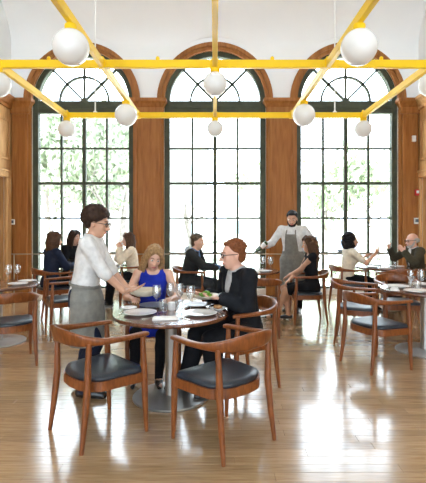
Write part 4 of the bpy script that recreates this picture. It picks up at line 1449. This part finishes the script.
# 3 man in dark suit
p = Person('seated man with red hair and glasses in a dark suit holding a salad plate', (.235, 4.09), (-.86, -.46), S=1.045, lean=10, head=(-14, 6, 0), twist=0,
           hands=((-.07, 4.13, .845), (.055, 3.96, .842)), palm=((0, .3, 1), (0, .3, 1)), hdir=((-.25, 1, .0), (.35, .9, 0)), elbow=(V3((.6, -.6, -1)), V3((-.5, -.5, -1))), vox=.0085, curl=(.4, .4),
           feet=((.14, .50, .075), (-.12, .34, .075)))
p.body('skin_pink', 1.04); p.brows('hair_red')
p.suit('cloth_suit', 'cloth_grey_shirt', .14, .080)
p.bottoms('trousers', 'cloth_suit', .016); p.shoes('shoe_black'); p.hair('hair_red', 'receding', 2); p.glasses()
nap = p.cloth('lap_napkin', 'linen', lambda f: [f.cone(p.hj[q].lerp(p.kn[q], .30), .098, p.hj[q].lerp(p.kn[q], .96), .084, .05) for q in (1, -1)], lambda x, y, z: np.maximum(-(z - .50), np.abs(x) - .17))

# 4 man in blue shirt at back centre
p = Person('seated man with short brown hair, charcoal jacket and blue shirt leaning over the back table', (-.42, 7.5), (1, -.30), S=1.04, lean=15, head=(-4, 4, 0),
           hands=((.06, 7.32, .785), (.02, 7.58, .785)), elbow=(V3((.6, -.6, -1)), V3((-.5, -.5, -1))), vox=.012)
p.body('skin_fair'); p.brows('hair_ash'); p.suit('cloth_charcoal', 'cloth_blue_shirt', .04, .115); p.bottoms('trousers', 'cloth_charcoal', .016); p.shoes('shoe_black'); p.hair('hair_ash', 'short', 2)

# 5 woman in black dress
p = Person('seated woman with long wavy brown hair in a black dress and heels', (1.46, 6.82), (-1, .03), S=1.0, female=True, lean=2, head=(6, 8, 0),
           hands=((1.17, 6.82, .645), (1.12, 6.95, .645)), elbow=(V3((.35, -.6, -1)), V3((-.4, -.5, -1))), vox=.010, curl=.7,
           feet=((.06, .30, .09), (.10, .50, .09)), knees=((V3((0, 1, .9))), V3((0, 1, .9))))
p.body('skin_tan'); p.brows('hair_dark')
p.top('dress', 'cloth_black', .012, .12, -.12, .470)
p.cloth('skirt', 'cloth_black', lambda f: (f.torso(p.hip, p.up, p.right, p.secs(-.12, .10), .016), p.skirt(f, .016, .80)))
p.shoes('shoe_black', True); p.hair('hair_brown', 'long_curly', 9)

# 6 bearded waiter pouring
p = Person('standing bearded waiter in white shirt and grey bib apron pouring at the back table', (1.36, 7.58), (-.42, -.9), sit=False, S=1.04, lean=4, head=(8, 16, 0),
           hands=((.835, 7.38, 1.13), (1.62, 7.40, .96)), palm=((-.2, 1, 0), (.6, 0, -.5)), hdir=((.5, .8, 0), None), elbow=(V3((.5, -.5, -1)), V3((-.8, -.6, -.6))), vox=.010, curl=(1.0, .5))
p.body('skin_warm'); p.brows('hair_black')
p.top('shirt', 'cloth_white', .017, 1.55, -.02, .515, cuff=.008, collar='cloth_white')
p.bottoms('trousers', 'cloth_black', .012)
def bib(f):
    apron_skirt(p, f, .10, .45, .024)
    f.torso(p.hip, p.up, p.right, p.secs(.0, .40), .026)
def bibcut(x, y, z):
    u, v, t = p.uvw(x, y, z)
    w = np.where(t > .12, .125 - np.clip(t - .12, 0, .4) * .10, .4)
    return np.maximum(-(v + .03), np.abs(u) - w)
p.cloth('apron', 'cloth_apron', bib, bibcut)
m = MB()
for q in (1, -1):
    P = []
    for t, v_ in ((.39, .128), (.46, .105), (.505, .06), (.53, -.02)):
        P.append(p.hip + p.up * t + p.right * q * (.085 - (t - .39) * .12) + p.fwd * v_)
    m.tube(P, .009, 6, flat=1.5)
m.build('apron_strap', 'cloth_apron', p.root, True)
p.shoes('shoe_black'); p.hair('hair_black', 'short', 4); p.beard('hair_black')
wb = tag(empty('wine_bottle', (.745, 7.29, 1.105)), 'dark green wine bottle tilted in the bearded waiter\'s hand', 'bottle')
wb.rotation_euler = Euler((0, R(-128), R(12)))
MB().lathe([(.036, -.16), (.038, -.155), (.038, .03), (.034, .055), (.016, .085), (.014, .14), (.016, .142), (.016, .155), (.012, .156)], 20).build('glass_body', 'bottle_glass', wb, True, 40)
MB().lathe([(.0385, -.12), (.0388, -.119), (.0388, -.03), (.0385, -.029)], 20).build('paper_label', 'linen', wb, True)

# 7 woman in cream top at back right
p = Person('seated woman with curly black hair and cream top at the back right table', (2.42, 7.78), (1, .05), S=1.02, female=True, lean=5, head=(-8, 0, 0),
           hands=((2.80, 7.60, 1.0), (2.74, 7.95, .92)), palm=((-.6, 0, .4), (.5, 0, -.4)), elbow=(V3((.5, -.2, -1)), V3((-.5, -.2, -1))), vox=.012, curl=.5)
p.body('skin_warm'); p.brows('hair_black'); p.top('blouse', 'cloth_cream', .018, .75, -.12, .50); p.bottoms('trousers', 'cloth_black', .014); p.shoes('shoe_black'); p.hair('hair_black', 'bob_curly', 6)

# 8 bald man with glasses
p = Person('seated balding man with glasses, grey beard and olive jacket at the back right', (3.64, 7.93), (-1, -.12), S=1.03, lean=8, head=(4, 6, 0),
           hands=((3.24, 8.08, 1.06), (3.36, 7.72, 1.02)), palm=((-.6, 0, .3), (.6, 0, .3)), elbow=(V3((.6, -.3, -1)), V3((-.6, -.3, -1))), vox=.012, curl=.4)
p.body('skin_pink', 1.05); p.brows('hair_grey'); p.suit('cloth_olive', 'cloth_white', .12, .085); p.bottoms('trousers', 'cloth_brown', .016); p.shoes('shoe_black'); p.hair('hair_grey', 'balding', 2); p.beard('hair_grey'); p.glasses()

# 9 woman in navy
p = Person('seated woman with long brown hair and navy sweater, back half turned', (-2.70, 7.28), (.72, .69), S=1.06, female=True, lean=4, head=(-8, 2, 0),
           hands=((-2.42, 7.52, .80), (-2.58, 7.72, .80)), elbow=(V3((.8, -.5, -1)), V3((-.6, -.5, -1))), vox=.012)
p.body('skin_fair'); p.brows('hair_brown'); p.top('sweater', 'cloth_navy', .022, 1.92, -.12, .508); p.bottoms('trousers', 'cloth_black', .014); p.shoes('shoe_black'); p.hair('hair_brown', 'long', 11)

# 10 woman in black
p = Person('seated woman with dark hair and black top behind the curly-haired waiter', (-2.72, 8.36), (.85, -.52), S=1.08, female=True, lean=5, head=(8, 6, 0),
           hands=((-2.50, 8.05, .84), (-2.44, 8.30, .80)), elbow=(V3((.6, -.5, -1)), V3((-.6, -.5, -1))), vox=.012)
p.body('skin_fair'); p.brows('hair_dark'); p.top('blouse', 'cloth_black', .018, 1.9, -.12, .508); p.bottoms('trousers', 'cloth_black', .014); p.shoes('shoe_black'); p.hair('hair_dark', 'long', 12)

# 11 woman in cream sweater
p = Person('seated woman with long brown hair and cream sweater, hands raised to her chin', (-1.60, 8.28), (-1, -.3), S=1.03, female=True, lean=8, head=(2, 4, 0),
           hands=((-1.80, 8.28, 1.07), (-1.80, 8.10, 1.06)), palm=((-1, 0, 0), (1, 0, 0)), hdir=((-.2, .2, 1), (.2, .2, 1)), elbow=(V3((.5, .4, -1)), V3((-.5, .4, -1))), vox=.012, curl=.9)
p.body('skin_fair'); p.brows('hair_brown'); p.top('sweater', 'cloth_cream', .022, 1.9, -.12, .508); p.bottoms('trousers', 'cloth_black', .014); p.shoes('shoe_black'); p.hair('hair_brown', 'long', 13)


# ------------------------------------------------------------------ outdoors, seen through the windows
GZ = -.5
g = MB().box(-60, 60, YW + .4, 90, GZ - .3, GZ).build('lawn', 'lawn')
tag(g, 'pale lawn outside the windows', kind='structure')
g = MB().box(-25, 25, YW + .4, 15.5, GZ, GZ + .05).build('terrace', 'paving')  # pale slab added to bounce sunlight up to the ceiling
tag(g, 'pale paved terrace added outside the windows to bounce light indoors', kind='structure')
g = MB().box(-60, 60, 27, 34, GZ, GZ + .02).build('street', 'road')
tag(g, 'pale grey street beyond the lawn', kind='structure')

def tree(x, y, h, spread, leaf, nleaf, label, seed, size=.2):
    rg = random.Random(seed)
    t = tag(empty('tree', (x, y, GZ)), label, 'tree', 'trees outside the windows')
    tips = []
    wood_ = MB()
    def grow(p, d, L, r, lev):
        pts = [p]; rr = [r]
        for i in range(3):
            d = (d + V3((rg.uniform(-.2, .2), rg.uniform(-.2, .2), rg.uniform(-.05, .15)))).normalized()
            p = p + d * L / 3
            pts.append(p); rr.append(r * (1 - .15 * (i + 1)))
        wood_.tube(pts, rr, 6)
        if lev >= 1: tips.extend(pts[1:])
        if lev < 3:
            for i in range(3 if lev else 5):
                a = rg.uniform(0, 2 * PI)
                side = V3((math.cos(a), math.sin(a), rg.uniform(-.1, .6)))
                q = pts[rg.choice((2, 3, 3))]
                grow(q, (d * .55 + side * spread).normalized(), L * rg.uniform(.55, .75), rr[-1] * .62, lev + 1)
    grow(V3((0, 0, 0)), V3((0, 0, 1)), h * .42, h * .022, 0)
    wood_.build('trunk_and_branches', 'bark', t, True)
    if nleaf:
        m = MB()
        for i in range(nleaf):
            c = rg.choice(tips) + V3((rg.gauss(0, .38), rg.gauss(0, .38), rg.gauss(0, .32)))
            e = Euler((rg.uniform(0, 6), rg.uniform(0, 6), rg.uniform(0, 6)))
            s_ = size * rg.uniform(.6, 1.3)
            q = [V3((-s_, 0, 0)), V3((0, -s_ * .55, .02)), V3((s_, 0, 0)), V3((0, s_ * .55, .02))]
            for v in q: v.rotate(e)
            m.add([c + v for v in q], [(0, 1, 2, 3)])
        tag(m.build('foliage', leaf, t), kind='stuff')
    return t
tree(-7.0, 19, 8.5, 1.1, 'leaf_a', 3600, 'leafy tree filling the left part of the left window', 1)
tree(-5.0, 22, 9.5, 1.1, 'leaf_b', 3600, 'pale leafy tree behind the curly-haired waiter in the left window', 2)
tree(-3.9, 17, 6.0, 1.0, 'leaf_a', 1500, 'smaller leafy tree at the right of the left window', 3, .16)
tree(-1.2, 24, 7.5, 1.0, 'leaf_b', 0, 'bare tree seen through the left half of the middle window', 4)
tree(2.6, 26, 7.0, 1.1, 'leaf_b', 350, 'sparse pale tree at the right of the middle window', 5)
tree(5.0, 20, 6.4, 1.1, 'leaf_b', 800, 'leafy yellow-green tree at the left of the right window', 6)
tree(8.2, 22, 6.8, 1.0, 'leaf_b', 150, 'thin sparse tree at the right of the right window', 7)

def shrub(x, y, r, label, seed):
    rg = random.Random(seed)
    m = MB()
    for i in range(420):
        a, b = rg.uniform(0, 2 * PI), math.asin(rg.uniform(-.1, 1))
        q = r * rg.uniform(.75, 1)
        c = V3((q * 1.5 * math.cos(b) * math.cos(a), q * math.cos(b) * math.sin(a), q * .8 * math.sin(b)))
        e = Euler((rg.uniform(0, 6), rg.uniform(0, 6), rg.uniform(0, 6)))
        s_ = .12
        v4 = [V3((-s_, 0, 0)), V3((0, -s_ * .6, 0)), V3((s_, 0, 0)), V3((0, s_ * .6, 0))]
        for v in v4: v.rotate(e)
        m.add([c + v for v in v4], [(0, 1, 2, 3)])
    t = tag(empty('shrub', (x, y, GZ)), label, 'shrub', 'shrubs outside the windows')
    tag(m.build('foliage', 'leaf_a', t), kind='stuff')
    MB().tube([(0, 0, 0), (.05, 0, r * .4)], .05, 6).build('stem', 'bark', t)
shrub(-4.6, 14.5, 1.1, 'low shrub outside the left window behind the waiter', 1)
shrub(-2.6, 15, .9, 'low shrub outside beside the left pilaster', 2)
shrub(5.2, 15, 1.1, 'low shrub outside behind the woman in the black dress', 3)
shrub(7.2, 16, 1.0, 'low shrub outside behind the bald man', 4)

def building(x0, x1, y, h, label, mat='facade'):
    t = tag(empty('building', ((x0 + x1) / 2, y, GZ)), label, 'building')
    w = (x1 - x0) / 2
    MB().box(-w, w, 0, 8, 0, h).build('walls', mat, t)
    MB().box(-w - .3, w + .3, -.3, 8.3, h, h + .4, .05).build('roof', 'road', t)
    nx = int((x1 - x0) / 2.2)
    nz = int((h - 1) / 3)
    wm = MB().box(-.55, .55, -.04, .02, 0, 1.7).mesh('window'); wm.materials.append(MAT['rod_white'])
    pmz = MB().box(-.47, .47, -.06, -.03, .08, 1.62).mesh('pane'); pmz.materials.append(MAT['far_pane'])
    for i in range(nx):
        for j in range(nz):
            o = link('window', wm, 'rod_white', t); o.location = (-w + (i + .5) * 2 * w / nx, 0, .9 + 3 * j)
            link('pane', pmz, 'far_pane', o)
building(-14, -1, 46, 10, 'pale house across the street in the left and middle windows')
building(1.5, 13, 50, 7.4, 'low pale house across the street in the middle and right windows')

def car(x, y, mat, label):
    t = tag(empty('parked_car', (x, y, GZ)), label, 'car', 'cars on the street')
    prof = [(-2.1, .35), (-2.15, .75), (-1.95, .9), (-1.2, .97), (-.75, 1.42), (.75, 1.45), (1.35, .98), (2.0, .85), (2.15, .6), (2.1, .35)]
    MB().prism(prof, 1, -.85, .85).build('car_body', mat, t)
    MB().prism([(-1.05, .98), (-.68, 1.36), (.02, 1.38), (.02, .98)], 1, -.87, .87).build('side_window', 'far_pane', t)
    MB().prism([(.1, .98), (.1, 1.38), (.68, 1.38), (1.15, .98)], 1, -.87, .87).build('side_window', 'far_pane', t)
    for wx in (-1.3, 1.35):
        for wy in (-.8, .8):
            m = MB().lathe([(.2, -.1), (.33, -.09), (.33, .09), (.2, .1)], 18)
            m.v = [(v[0] + wx, v[2] + wy, v[1] + .33) for v in m.v]
            m.build('wheel', 'tyre', t, True, 40)
car(-3.0, 29, 'car_paint', 'pale grey car parked on the street outside the middle window')
car(7.5, 29.5, 'car_paint_b', 'blue-grey car parked on the street outside the right window')
